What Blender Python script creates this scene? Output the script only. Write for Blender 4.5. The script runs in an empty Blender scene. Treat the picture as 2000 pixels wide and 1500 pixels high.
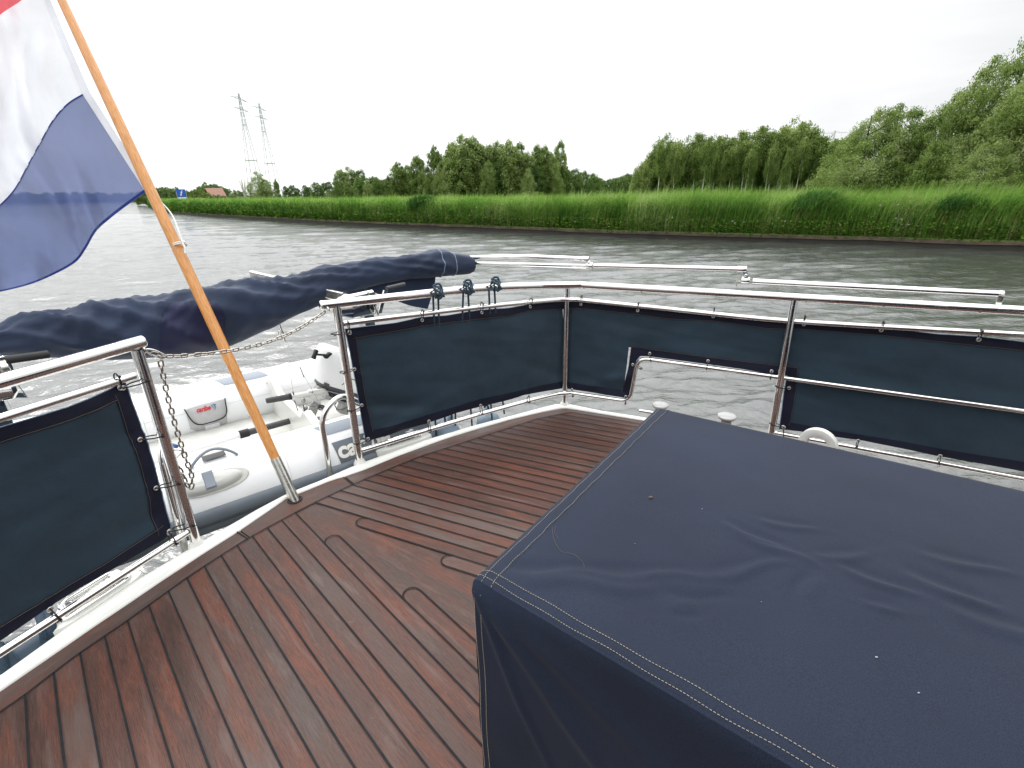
import bpy, math, random
import numpy as np
from mathutils import Vector, Matrix, noise
PI = math.pi
R_ = math.radians
scene = bpy.context.scene
col = scene.collection
random.seed(7)
NP = np.random.default_rng(11)

# ------------------------------------------------------------------ camera model
H = 1.5                      # camera height above the deck (deck = z 0)
WATER = -1.4                 # water level
GROUND = -1.0                # top of the far bank
F = 962.0
TH = math.atan(376 / 962.0)
RO = 0.018
ct, st, cr, sr = math.cos(TH), math.sin(TH), math.cos(RO), math.sin(RO)
CF = Vector((0, ct, -st))
CR = Vector((cr, -st * sr, -ct * sr))
CU = Vector((sr, st * cr, ct * cr))
CO = Vector((0, 0, H))

def ray(px, py):
    return CF + CR * ((px - 1000) / F) - CU * ((py - 750) / F)
def Z(px, py, z=0.0):        # survey a photo point lying on a level surface
    d = ray(px, py); return CO + d * ((z - H) / d.z)
def D(px, py, dep):          # survey a photo point at a known distance
    return CO + ray(px, py) * dep
def PV(px, py, A, B, off=0.0):   # survey a photo point on the upright plane through A and B
    e = Vector((B[0] - A[0], B[1] - A[1], 0)).normalized()
    n = Vector((-e.y, e.x, 0))
    d = ray(px, py)
    t = (Vector((A[0], A[1], 0)).dot(n) + off) / d.dot(n)
    return CO + d * t
def at_dist(px, dist, z):    # ground position in the direction of a photo column
    d = ray(px, 374 - (px - 1000) * 0.018); h = Vector((d.x, d.y, 0)).normalized()
    return Vector((h.x * dist, h.y * dist, z))
def height_for(px, py, dist):
    d = ray(px, py); return H + d.z / math.hypot(d.x, d.y) * dist

# ------------------------------------------------------------------ materials
def newmat(name):
    m = bpy.data.materials.new(name); m.use_nodes = True
    nt = m.node_tree
    return m, nt, nt.nodes, nt.links, nt.nodes['Principled BSDF']
def setp(p, **k):
    for a, v in k.items():
        n = a.replace('_', ' ')
        for s in p.inputs:
            if s.name.lower() == n.lower():
                s.default_value = v; break
def ramp(n, l, fac, stops, interp='LINEAR'):
    r = n.new('ShaderNodeValToRGB'); r.color_ramp.interpolation = interp
    e = r.color_ramp.elements
    e[0].position, e[0].color = stops[0][0], (*stops[0][1], 1)
    e[1].position, e[1].color = stops[-1][0], (*stops[-1][1], 1)
    for s in stops[1:-1]:
        x = e.new(s[0]); x.color = (*s[1], 1)
    l.new(fac, r.inputs['Fac']); return r.outputs['Color']
def tex(n, l, scale=5, detail=3, rough=.5, coord='Object', stretch=None, uvin=None, dist=0):
    tc = n.new('ShaderNodeTexCoord'); out = tc.outputs[coord]
    if stretch:
        mp = n.new('ShaderNodeMapping'); mp.inputs['Scale'].default_value = stretch
        l.new(out, mp.inputs['Vector']); out = mp.outputs['Vector']
    t = n.new('ShaderNodeTexNoise'); t.inputs['Scale'].default_value = scale
    t.inputs['Detail'].default_value = detail; t.inputs['Roughness'].default_value = rough
    t.inputs['Distortion'].default_value = dist
    l.new(out, t.inputs['Vector']); return t.outputs['Fac'], out
def bump(n, l, p, hts, prev=None):
    for h, s, d in hts:
        b = n.new('ShaderNodeBump'); b.inputs['Strength'].default_value = s; b.inputs['Distance'].default_value = d
        l.new(h, b.inputs['Height'])
        if prev is not None: l.new(prev, b.inputs['Normal'])
        prev = b.outputs['Normal']
    l.new(prev, p.inputs['Normal']); return prev
def mixc(n, l, fac, a, b, mode='MIX'):
    m = n.new('ShaderNodeMix'); m.data_type = 'RGBA'; m.blend_type = mode
    for s, v in ((0, fac), (6, a), (7, b)):
        if hasattr(v, 'is_linked') or hasattr(v, 'links'): l.new(v, m.inputs[s])
        else: m.inputs[s].default_value = v if s == 0 else (*v, 1)
    return m.outputs[2]
def math_(n, l, op, a, b=None, c=None):
    m = n.new('ShaderNodeMath'); m.operation = op
    for i, v in enumerate((a, b, c)):
        if v is None: continue
        if hasattr(v, 'links'): l.new(v, m.inputs[i])
        else: m.inputs[i].default_value = v
    return m.outputs[0]

def simple(name, colr, rough=.5, metal=0, nscale=20, var=.12, bstr=.0, bscale=200, bdist=.001, **k):
    m, nt, n, l, p = newmat(name)
    f, _ = tex(n, l, nscale, 4)
    c = ramp(n, l, f, [(.3, tuple(x * (1 - var) for x in colr)), (.7, tuple(min(1, x * (1 + var)) for x in colr))])
    l.new(c, p.inputs['Base Color'])
    rr = n.new('ShaderNodeMapRange'); rr.inputs[3].default_value = max(.02, rough * .8); rr.inputs[4].default_value = min(1, rough * 1.25)
    l.new(f, rr.inputs[0]); l.new(rr.outputs[0], p.inputs['Roughness'])
    setp(p, Metallic=metal, **k)
    if bstr:
        g, _ = tex(n, l, bscale, 3); bump(n, l, p, [(g, bstr, bdist)])
    return m

M = {}
M['steel'] = simple('polished_steel', (.78, .77, .75), .07, 1, 30, .05)
# water spots on the polished rails
def spotted_steel():
    m, nt, n, l, p = newmat('spotted_steel')
    setp(p, Metallic=1.0)
    p.inputs['Base Color'].default_value = (.78, .765, .745, 1)
    f, _ = tex(n, l, 260, 2, .5); g, _ = tex(n, l, 18, 3)
    r = ramp(n, l, f, [(.60, (.055,) * 3), (.68, (.32,) * 3)])
    r2 = ramp(n, l, g, [(.45, (.05,) * 3), (.7, (.16,) * 3)])
    l.new(mixc(n, l, 1.0, r, r2, 'LIGHTEN'), p.inputs['Roughness'])
    return m
M['rail'] = spotted_steel()
M['steel_dull'] = simple('brushed_steel', (.62, .60, .55), .22, 1, 40, .12)
M['galv'] = simple('chain_steel', (.36, .33, .29), .3, 1, 60, .2)
M['black'] = simple('black_plastic', (.008, .008, .009), .65, 0, 60, .3)
M['rubber'] = simple('grey_rubber', (.045, .046, .048), .6, 0, 60, .2, .3, 300)
M['white'] = simple('white_gelcoat', (.66, .66, .62), .3, 0, 5, .04, .05, 120)
M['cowl'] = simple('white_cowl', (.80, .80, .79), .25, 0, 5, .03)
M['cap'] = simple('bollard_cap', (.42, .42, .41), .25, 0, 5, .05)  # pale paint stands in for bright sky reflected in the chrome caps
M['hypalon'] = simple('white_hypalon', (.80, .805, .81), .45, 0, 6, .025, .12, 500, .0006)
M['dirty_white'] = simple('soiled_hypalon', (.56, .56, .52), .5, 0, 9, .1, .12, 400, .0006)
M['grey'] = simple('grey_hypalon', (.20, .23, .27), .5, 0, 10, .07, .2, 500, .0006)
M['midgrey'] = simple('grey_strake', (.125, .145, .17), .42, 0, 10, .08, .1, 300, .0006)
M['lgrey'] = simple('pale_grey_patch', (.22, .25, .29), .5, 0, 12, .05, .2, 600, .0006)
M['letter'] = simple('letter_white', (.78, .76, .70), .5, 0, 12, .04)
M['red'] = simple('letter_red', (.55, .02, .03), .5, 0, 12, .04)
M['blue'] = simple('logo_blue', (.09, .17, .30), .5, 0, 12, .04)
M['mesh_bag'] = simple('pocket_fabric', (.44, .44, .435), .7, 0, 30, .05, .4, 700)
M['alu'] = simple('cast_aluminium', (.36, .36, .35), .4, .5, 30, .2)
M['cream'] = simple('cream_plastic', (.57, .57, .54), .45, 0, 12, .06)
M['rope'] = simple('navy_rope', (.022, .045, .07), .85, 0, 150, .5, .8, 300, .002)
M['dark_alu'] = simple('dark_fitting', (.07, .07, .07), .4, .5, 30, .3)
M['bluerope'] = simple('blue_rope', (.02, .08, .25), .8, 0, 150, .4, .8, 300, .002)
M['cord'] = simple('white_cord', (.72, .72, .68), .8, 0, 200, .15, .5, 500)
M['fender'] = simple('fender_vinyl', (.045, .075, .11), .4, 0, 6, .25, .15, 60)
M['fender_pale'] = simple('pale_fender_vinyl', (.16, .22, .28), .45, 0, 6, .2, .15, 60)
M['stitch'] = simple('tan_thread', (.26, .22, .17), .8, 0, 300, .3)
M['stitch_pale'] = simple('pale_petal', (.22, .23, .25), .8, 0, 300, .2)
M['thread_dark'] = simple('brown_thread', (.12, .085, .06), .8, 0, 300, .3)
M['piping'] = simple('pale_blue_piping', (.17, .22, .32), .6, 0, 80, .2)
M['brass'] = simple('nickel_eyelet', (.82, .80, .75), .38, 1, 80, .1)
M['caulk'] = simple('black_caulking', (.014, .015, .017), .8, 0, 30, .35, .3, 90, .001, Specular_IOR_Level=.15)
M['hull'] = simple('hull_paint', (.55, .55, .50), .25, 0, 3, .05)
M['water_label'] = simple('label_print', (.70, .70, .72), .5, 0, 300, .2)

def cloth_mat(name, c, weave=900, var=.18, rough=.85, crease=.25, sheen=.25, cscale=3.0):
    m, nt, n, l, p = newmat(name)
    f, o = tex(n, l, 2.2, 5, .6)
    g, _ = tex(n, l, weave, 2, .6)
    c0 = ramp(n, l, f, [(.3, tuple(x * (1 - var) for x in c)), (.72, tuple(x * (1 + var) for x in c))])
    c1 = ramp(n, l, g, [(.35, (.62,) * 3), (.65, (1.25,) * 3)])
    l.new(mixc(n, l, 1.0, c0, c1, 'MULTIPLY'), p.inputs['Base Color'])
    w, _ = tex(n, l, cscale, 3, .55, dist=.6)
    bump(n, l, p, [(g, .35, .0006), (w, crease, .012)])
    setp(p, Roughness=rough, Sheen_Weight=sheen, Sheen_Roughness=.5, Specular_IOR_Level=.22)
    return m
M['canvas'] = cloth_mat('navy_canvas', (.0086, .0140, .0300), 500, .2, .78, .16, .04, 4)
M['canvas_boom'] = cloth_mat('navy_awning_canvas', (.021, .033, .066), 700, .2, .65, .3, .12, 9)
M['patch'] = cloth_mat('navy_patch', (.017, .020, .058), 700, .2, .6, .1, .1, 8)
M['netting'] = cloth_mat('slate_cloth', (.022, .042, .062), 1200, .2, .5, .5, .15, 5)
M['hem'] = cloth_mat('navy_hem', (.008, .010, .024), 900, .2, .7, .12, .05, 9)

def teak():
    m, nt, n, l, p = newmat('weathered_teak')
    tc = n.new('ShaderNodeTexCoord'); geo = n.new('ShaderNodeNewGeometry')
    rnd = geo.outputs['Random Per Island']
    off = n.new('ShaderNodeCombineXYZ'); l.new(math_(n, l, 'MULTIPLY', rnd, 53.0), off.inputs[0]); l.new(math_(n, l, 'MULTIPLY', rnd, 31.0), off.inputs[1])
    add = n.new('ShaderNodeVectorMath'); add.operation = 'ADD'
    l.new(tc.outputs['UV'], add.inputs[0]); l.new(off.outputs[0], add.inputs[1]); V = add.outputs[0]
    def nz(sc, stretch, det=4, ro=.6, dist=0.0):
        mp = n.new('ShaderNodeMapping'); mp.inputs['Scale'].default_value = stretch; l.new(V, mp.inputs['Vector'])
        t = n.new('ShaderNodeTexNoise'); t.inputs['Scale'].default_value = sc; t.inputs['Detail'].default_value = det
        t.inputs['Roughness'].default_value = ro; t.inputs['Distortion'].default_value = dist
        l.new(mp.outputs[0], t.inputs['Vector']); return t.outputs['Fac']
    grain = nz(14, (1, 26, 1), 5, .7)
    fine = nz(60, (1, 14, 1), 3, .7)
    patchy = nz(2.6, (.9, 5, 1), 4, .6, .8)
    bleach = nz(3.2, (.8, 7, 1), 4, .62, .5)
    base = ramp(n, l, rnd, [(0, (.078, .041, .034)), (.25, (.058, .035, .031)), (.45, (.088, .044, .034)), (.62, (.066, .047, .042)), (.8, (.098, .045, .033)), (1, (.070, .038, .031))])
    red = ramp(n, l, patchy, [(.36, (.050, .036, .033)), (.52, (.084, .044, .036)), (.72, (.175, .062, .036))])
    c = mixc(n, l, .55, base, red)
    gr = ramp(n, l, grain, [(.32, (.55, .5, .5)), (.5, (.95, .93, .9)), (.7, (1.35, 1.3, 1.25))])
    c = mixc(n, l, 1.0, c, gr, 'MULTIPLY')
    fg = ramp(n, l, fine, [(.35, (.8, .8, .8)), (.65, (1.15, 1.15, 1.15))])
    c = mixc(n, l, 1.0, c, fg, 'MULTIPLY')
    bl = ramp(n, l, bleach, [(.54, (0, 0, 0)), (.76, (.62, .62, .62))])
    # a few planks are silvered all along
    sil = ramp(n, l, math_(n, l, 'FRACT', math_(n, l, 'MULTIPLY', rnd, 7.13)), [(.76, (0, 0, 0)), (.92, (.75, .75, .75))])
    w = mixc(n, l, 1.0, bl, mixc(n, l, 1.0, sil, ramp(n, l, patchy, [(.38, (.75, .75, .75)), (.58, (.15, .15, .15))]), 'MULTIPLY'), 'LIGHTEN')
    c = mixc(n, l, w, c, (.125, .105, .098))
    sc2, _ = tex(n, l, 26, 5, .7, 'Object')
    wear = ramp(n, l, sc2, [(.64, (0, 0, 0)), (.74, (.22, .22, .22))])
    c = mixc(n, l, wear, c, (.17, .145, .135))
    c = mixc(n, l, 1.0, c, (.93, .84, .80), 'MULTIPLY')
    l.new(c, p.inputs['Base Color'])
    rr = ramp(n, l, patchy, [(.3, (.38, .38, .38)), (.7, (.58, .58, .58))])
    l.new(rr, p.inputs['Roughness']); setp(p, Specular_IOR_Level=.24)
    bump(n, l, p, [(grain, .3, .0015), (fine, .25, .0008)])
    return m
M['teak'] = teak()

def varnish():
    m, nt, n, l, p = newmat('varnished_pine')
    f, _ = tex(n, l, 16, 5, .65, 'UV', (1.2, 14, 1), dist=.4)
    c = ramp(n, l, f, [(.3, (.36, .125, .020)), (.5, (.56, .235, .050)), (.72, (.70, .34, .10))])
    l.new(c, p.inputs['Base Color']); setp(p, Roughness=.35, Coat_Weight=.5, Coat_Roughness=.15)
    bump(n, l, p, [(f, .15, .001)]); return m
M['pole'] = varnish()

def flagmat(name, c, tr=.5, see=.10):
    m, nt, n, l, p = newmat(name)
    out = n['Material Output']
    f, _ = tex(n, l, 900, 2); g, _ = tex(n, l, 6, 3)
    cc = ramp(n, l, g, [(.3, tuple(x * .93 for x in c)), (.7, tuple(min(1, x * 1.05) for x in c))])
    l.new(cc, p.inputs['Base Color']); setp(p, Roughness=.8, Specular_IOR_Level=.2)
    bump(n, l, p, [(f, .2, .0004)])
    t = n.new('ShaderNodeBsdfTranslucent'); l.new(cc, t.inputs['Color'])
    ms = n.new('ShaderNodeMixShader'); ms.inputs[0].default_value = tr
    l.new(p.outputs[0], ms.inputs[1]); l.new(t.outputs[0], ms.inputs[2])
    tp = n.new('ShaderNodeBsdfTransparent'); ms2 = n.new('ShaderNodeMixShader'); ms2.inputs[0].default_value = see
    l.new(ms.outputs[0], ms2.inputs[1]); l.new(tp.outputs[0], ms2.inputs[2]); l.new(ms2.outputs[0], out.inputs['Surface'])
    return m
M['flag_blue'] = flagmat('flag_blue', (.125, .165, .34), .5, .10)
M['flag_blue_hem'] = flagmat('flag_blue_hem', (.03, .05, .24), .4, .0)
M['flag_white'] = flagmat('flag_white', (.84, .85, .88), .5, .06)
M['flag_red'] = flagmat('flag_red', (.75, .05, .08), .55, .08)

def leafmat(name, stops, trans=.35, clump=.35):
    m, nt, n, l, p = newmat(name)
    out = n['Material Output']
    geo = n.new('ShaderNodeNewGeometry')
    f, _ = tex(n, l, clump, 2)
    oi = n.new('ShaderNodeObjectInfo')
    v = math_(n, l, 'ADD', math_(n, l, 'MULTIPLY', geo.outputs['Random Per Island'], .42), math_(n, l, 'MULTIPLY_ADD', f, 1.35, -.40))
    v = math_(n, l, 'ADD', v, math_(n, l, 'MULTIPLY', math_(n, l, 'SUBTRACT', oi.outputs['Random'], .5), .34))
    c = ramp(n, l, v, stops)
    d = n.new('ShaderNodeBsdfDiffuse'); l.new(c, d.inputs['Color'])
    t = n.new('ShaderNodeBsdfTranslucent'); l.new(c, t.inputs['Color'])
    ms = n.new('ShaderNodeMixShader'); ms.inputs[0].default_value = trans
    l.new(d.outputs[0], ms.inputs[1]); l.new(t.outputs[0], ms.inputs[2]); l.new(ms.outputs[0], out.inputs['Surface'])
    n.remove(p); return m
M['leaf_birch'] = leafmat('birch_leaves', [(.15, (.085, .145, .034)), (.5, (.180, .255, .070)), (.85, (.30, .37, .13))], .45)
M['leaf_willow'] = leafmat('willow_leaves', [(.15, (.085, .145, .032)), (.5, (.200, .275, .075)), (.85, (.34, .41, .18))], .45)
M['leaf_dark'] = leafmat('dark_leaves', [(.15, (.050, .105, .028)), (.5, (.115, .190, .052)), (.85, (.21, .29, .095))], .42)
M['leaf_yellow'] = leafmat('flowering_bush_leaves', [(.2, (.10, .15, .035)), (.5, (.20, .26, .08)), (.8, (.34, .37, .17))])
M['reed'] = leafmat('reed_blades', [(.12, (.060, .150, .030)), (.45, (.145, .285, .045)), (.7, (.23, .375, .075)), (.92, (.38, .46, .20))], .48, .38)
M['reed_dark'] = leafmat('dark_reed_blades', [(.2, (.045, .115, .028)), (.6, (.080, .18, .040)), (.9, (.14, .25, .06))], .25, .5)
M['weed'] = leafmat('bank_weeds', [(.2, (.045, .105, .016)), (.5, (.09, .175, .026)), (.78, (.16, .25, .04)), (.92, (.26, .17, .07))], .3, .6)
M['straw'] = leafmat('reed_stems', [(.2, (.14, .13, .04)), (.5, (.22, .17, .07)), (.9, (.30, .22, .12))], .1, .5)
M['blossom'] = simple('white_blossom', (.75, .75, .70), .8, 0, 5, .05)
M['bark_pale'] = simple('birch_bark', (.52, .49, .40), .8, 0, 3, .35)
M['bark'] = simple('dark_bark', (.055, .045, .035), .9, 0, 3, .3)
M['meadow'] = simple('meadow_grass', (.11, .17, .035), .9, 0, .25, .3, .4, 8, .1)
M['timber'] = simple('wet_timber', (.020, .018, .012), .7, 0, 1.2, .45, .5, 14, .02)
M['timber_cap'] = simple('weathered_timber', (.075, .055, .036), .8, 0, 1.5, .4, .5, 20, .02)
M['roof'] = simple('orange_roof_tiles', (.27, .145, .11), .8, 0, 2, .15, .5, 10, .05)
M['wallgrey'] = simple('grey_gable', (.20, .21, .22), .8, 0, 2, .1)
M['wallbrick'] = simple('brick_wall', (.25, .13, .09), .8, 0, 2, .2)
M['sign_blue'] = simple('sign_blue', (.012, .10, .50), .4, 0, 2, .03)
M['sign_white'] = simple('sign_white', (.8, .8, .8), .4, 0, 2, .03)
M['lattice'] = simple('galvanised_lattice', (.50, .52, .55), .6, .2, 1, .15)

def watermat():
    m, nt, n, l, p = newmat('canal_water')
    geo = n.new('ShaderNodeNewGeometry')
    def nz(sc, stretch, det, ro, rot=0.35, dist=0.0):
        mp = n.new('ShaderNodeMapping'); mp.inputs['Scale'].default_value = stretch
        mp.inputs['Rotation'].default_value = (0, 0, rot)
        l.new(geo.outputs['Position'], mp.inputs['Vector'])
        t = n.new('ShaderNodeTexNoise'); t.inputs['Scale'].default_value = sc; t.inputs['Detail'].default_value = det
        t.inputs['Roughness'].default_value = ro; t.inputs['Distortion'].default_value = dist
        l.new(mp.outputs[0], t.inputs['Vector']); return t.outputs['Fac']
    a = nz(1.1, (1, 2.0, 1), 4, .55, .35, .3); b = nz(3.6, (1, 1.8, 1), 3, .6, -.2, .4); c = nz(11, (1, 1.5, 1), 3, .6, .6); e = nz(.22, (1, 1.5, 1), 3, .5, .2)
    cl = ramp(n, l, nz(.5, (1, 1, 1), 3, .6), [(.3, (.034, .038, .034)), (.7, (.052, .056, .050))])
    l.new(cl, p.inputs['Base Color'])
    setp(p, Roughness=.08, IOR=1.6, Specular_IOR_Level=1.0)
    bump(n, l, p, [(b, .5, .055), (c, .6, .018)])
    return m
M['water'] = watermat()

# ------------------------------------------------------------------ mesh helpers
LOC = {}
def tag(o, label=None, cat=None, group=None, kind=None):
    if label: o['label'] = label
    if cat: o['category'] = cat
    if group: o['group'] = group
    if kind: o['kind'] = kind
    return o
def link_mesh(name, me, mat, parent=None):
    o = bpy.data.objects.new(name, me); col.objects.link(o)
    if mat is not None: me.materials.append(mat)
    if parent is not None: o.parent = parent; LOC[o.name] = LOC.get(parent.name, Vector((0, 0, 0)))
    return o
def empty(name, loc, label=None, cat=None, group=None, kind=None):
    o = bpy.data.objects.new(name, None); col.objects.link(o); o.location = loc
    o.empty_display_size = .1
    LOC[o.name] = Vector(loc); tag(o, label, cat, group, kind); return o

class MB:
    def __init__(s): s.v = []; s.f = []; s.uv = []; s.sm = []
    def add(s, vs, fs, uvs=None, smooth=False):
        b = len(s.v); s.v += [tuple(x) for x in vs]
        for i, f in enumerate(fs):
            s.f.append(tuple(b + k for k in f)); s.sm.append(smooth)
            s.uv.append(uvs[i] if uvs else [(0, 0)] * len(f))
    def tube(s, pts, r, seg=12, caps=True, closed=False, smooth=True, squash=None):
        pts = [Vector(p) for p in pts]; n = len(pts)
        rr = r if isinstance(r, (list, tuple)) else [r] * n
        tang = []
        for i in range(n):
            a = pts[(i - 1) % n] if (closed or i > 0) else pts[i]; b = pts[(i + 1) % n] if (closed or i < n - 1) else pts[i]
            d = (b - a); tang.append(d.normalized() if d.length > 1e-9 else Vector((0, 0, 1)))
        t0 = tang[0]; up = Vector((0, 0, 1)) if abs(t0.z) < .9 else Vector((1, 0, 0))
        nrm = (up - t0 * up.dot(t0)).normalized(); L = 0; vs = []; Ls = []
        for i in range(n):
            t = tang[i]; nrm = (nrm - t * nrm.dot(t)).normalized(); bn = t.cross(nrm)
            if i: L += (pts[i] - pts[i - 1]).length
            Ls.append(L)
            for k in range(seg):
                a = 2 * PI * k / seg
                q = nrm * math.cos(a) * rr[i] * (squash or 1) + bn * math.sin(a) * rr[i]
                vs.append(pts[i] + q)
        fs = []; uvs = []
        m = n if closed else n - 1
        for i in range(m):
            j = (i + 1) % n
            for k in range(seg):
                k2 = (k + 1) % seg
                fs.append((i * seg + k, i * seg + k2, j * seg + k2, j * seg + k))
                Lj = Ls[j] if j else Ls[i] + .01
                uvs.append([(Ls[i], k / seg * .15), (Ls[i], (k + 1) / seg * .15), (Lj, (k + 1) / seg * .15), (Lj, k / seg * .15)])
        s.add(vs, fs, uvs, smooth)
        if caps and not closed:
            s.add(vs[:seg], [tuple(range(seg))[::-1]]); s.add(vs[-seg:], [tuple(range(seg))])
        return s
    def box(s, c, ex, ey, ez, hx, hy, hz):
        c = Vector(c); ex, ey, ez = Vector(ex).normalized(), Vector(ey).normalized(), Vector(ez).normalized()
        vs = [c + ex * hx * a + ey * hy * b + ez * hz * d for a in (-1, 1) for b in (-1, 1) for d in (-1, 1)]
        s.add(vs, [(0, 1, 3, 2), (4, 6, 7, 5), (0, 4, 5, 1), (2, 3, 7, 6), (0, 2, 6, 4), (1, 5, 7, 3)])
        return s
    def loft(s, rings, caps=True, smooth=True):
        n = len(rings[0]); vs = [p for r in rings for p in r]; fs = []
        for i in range(len(rings) - 1):
            for k in range(n):
                k2 = (k + 1) % n; fs.append((i * n + k, i * n + k2, (i + 1) * n + k2, (i + 1) * n + k))
        s.add(vs, fs, None, smooth)
        if caps: s.add(rings[0], [tuple(range(n))[::-1]]); s.add(rings[-1], [tuple(range(n))])
        return s
    def lathe(s, c, axis, prof, seg=24, smooth=True):
        c = Vector(c); ax = Vector(axis).normalized()
        u = ax.orthogonal().normalized(); w = ax.cross(u)
        rings = [[c + ax * h + (u * math.cos(2 * PI * k / seg) + w * math.sin(2 * PI * k / seg)) * r for k in range(seg)] for h, r in prof]
        return s.loft(rings, True, smooth)
    def torus(s, c, axis, R, r, seg=20, seg2=8, squash=1):
        c = Vector(c); ax = Vector(axis).normalized(); u = ax.orthogonal().normalized(); w = ax.cross(u)
        pts = [c + (u * math.cos(2 * PI * k / seg) + w * math.sin(2 * PI * k / seg)) * R for k in range(seg)]
        return s.tube(pts, r, seg2, False, True)
    def ribbon(s, pts, w, up=(0, 0, 1)):
        pts = [Vector(p) for p in pts]; up = Vector(up); vs = []
        for i, p in enumerate(pts):
            a = pts[max(0, i - 1)]; b = pts[min(len(pts) - 1, i + 1)]
            t = (b - a).normalized(); sd = t.cross(up).normalized() * (w / 2)
            vs += [p - sd, p + sd]
        s.add(vs, [(2 * i, 2 * i + 1, 2 * i + 3, 2 * i + 2) for i in range(len(pts) - 1)])
        return s
    def prism(s, poly, dirv):          # poly: 3D outline, extruded along dirv
        dirv = Vector(dirv); a = [Vector(p) for p in poly]; b = [p + dirv for p in a]; n = len(a)
        s.add(a + b, [tuple(range(n))[::-1], tuple(range(n, 2 * n))] + [(i, (i + 1) % n, n + (i + 1) % n, n + i) for i in range(n)])
        return s
    def build(s, name, mat, parent=None, bevel=0, label=None):
        me = bpy.data.meshes.new(name)
        L = LOC.get(parent.name, Vector((0, 0, 0))) if parent is not None else Vector((0, 0, 0))
        me.from_pydata([(x - L.x, y - L.y, z - L.z) for x, y, z in s.v], [], s.f)
        uvl = me.uv_layers.new(name='UVMap'); flat = [c for f in s.uv for uv in f for c in uv]
        uvl.data.foreach_set('uv', flat)
        me.polygons.foreach_set('use_smooth', s.sm); me.update()
        o = link_mesh(name, me, mat, parent)
        if bevel:
            b = o.modifiers.new('bevel', 'BEVEL'); b.width = bevel; b.segments = 2; b.limit_method = 'ANGLE'; b.angle_limit = R_(40)
        if label: o['label'] = label
        return o

def catmull(P, per=6, closed=False):
    P = [Vector(p) for p in P]; n = len(P); out = []
    rng = range(n) if closed else range(n - 1)
    for i in rng:
        p0 = P[(i - 1) % n] if (closed or i > 0) else P[i] * 2 - P[i + 1]
        p1 = P[i]; p2 = P[(i + 1) % n]
        p3 = P[(i + 2) % n] if (closed or i < n - 2) else p2 * 2 - p1
        for k in range(per):
            t = k / per
            out.append(.5 * ((2 * p1) + (p2 - p0) * t + (2 * p0 - 5 * p1 + 4 * p2 - p3) * t * t + (3 * p1 - p0 - 3 * p2 + p3) * t ** 3))
    if not closed: out.append(P[-1])
    return out
def fillet(P, rad, per=7):        # polyline with rounded corners
    P = [Vector(p) for p in P]; out = [P[0]]
    for i in range(1, len(P) - 1):
        a, b, c = P[i - 1], P[i], P[i + 1]
        u = (a - b); v = (c - b); d = min(rad, u.length * .48, v.length * .48)
        p, q = b + u.normalized() * d, b + v.normalized() * d
        for k in range(per + 1):
            t = k / per; out.append(p * (1 - t) ** 2 + b * 2 * t * (1 - t) + q * t * t)
    out.append(P[-1]); return out
def interp(poly, x):
    if x <= poly[0][0]:
        a, b = poly[0], poly[1]
    elif x >= poly[-1][0]:
        a, b = poly[-2], poly[-1]
    else:
        for a, b in zip(poly, poly[1:]):
            if a[0] <= x <= b[0]: break
    return a[1] + (b[1] - a[1]) * (x - a[0]) / (b[0] - a[0])
SKYB, ZEN, GLOW = .93, 3.1, 1.6
# ================================================================== THE YACHT
yacht = empty('motor_yacht', (0.2, 1.2, WATER), 'motor yacht with a dark red teak aft deck, white gunwale and polished steel rails', 'motor yacht')

def zl(P, z=0.0): return [Z(x, y, z) for x, y in P]
G_IN = [(-260, 1520), (0, 1352), (145, 1252), (184, 1225), (245, 1184), (320, 1133), (399, 1081), (464, 1040), (559, 975), (649, 938), (672, 932), (712, 918), (780, 890), (874, 856), (940, 836), (1000, 819), (1060, 805), (1102, 797)]
G_OUT = [(-260, 1480), (0, 1322), (147, 1216), (245, 1149), (368, 1075), (500, 998), (560, 966), (626, 940), (694, 910), (780, 879), (830, 861), (920, 834), (1000, 813), (1060, 797), (1096, 788)]
M_IN = [(-260, 1565), (0, 1393), (48, 1360), (145, 1285), (250, 1213), (361, 1133), (430, 1087), (484, 1053), (577, 1002), (616, 982), (688, 948), (760, 917), (820, 893), (928, 858), (1045, 820), (1114, 806)]
gin = zl(G_IN); gout = zl(G_OUT); min_ = zl(M_IN)
SD = Vector((math.cos(R_(-24.5)), math.sin(R_(-24.5)), 0)); SN = Vector((-SD.y, SD.x, 0))    # side of the hull, outward normal
P1 = Z(385, 1065); P2 = Z(703, 905); P3 = Z(1102, 792); PL = Z(0, 1332)
cin = gin[-1]; cout = gout[-1]
gin += [cin + SD * t for t in (.25, .8, 1.6, 2.6, 3.6)]
gout += [Z(1104, 789)] + [cin + SD * t + SN * .045 for t in (.25, .8, 1.6, 2.6, 3.6)]
min_ += [min_[-1] + SD * t for t in (.25, .8, 1.6, 2.6, 3.6)]

def resample(P, n):
    L = [0]
    for a, b in zip(P, P[1:]): L.append(L[-1] + (b - a).length)
    out = []
    for i in range(n):
        t = L[-1] * i / (n - 1)
        for k in range(len(P) - 1):
            if L[k + 1] >= t - 1e-9: break
        u = (t - L[k]) / max(1e-9, L[k + 1] - L[k]); out.append(P[k].lerp(P[k + 1], u))
    return out
def nearest_on(P, q):
    best = None
    for a, b in zip(P, P[1:]):
        ab = b - a; t = max(0, min(1, (q - a).dot(ab) / ab.length_squared)); c = a + ab * t
        d = (q - c).length
        if best is None or d < best[0]: best = (d, c)
    return best[1]
gi = resample(gin, 150)
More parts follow.
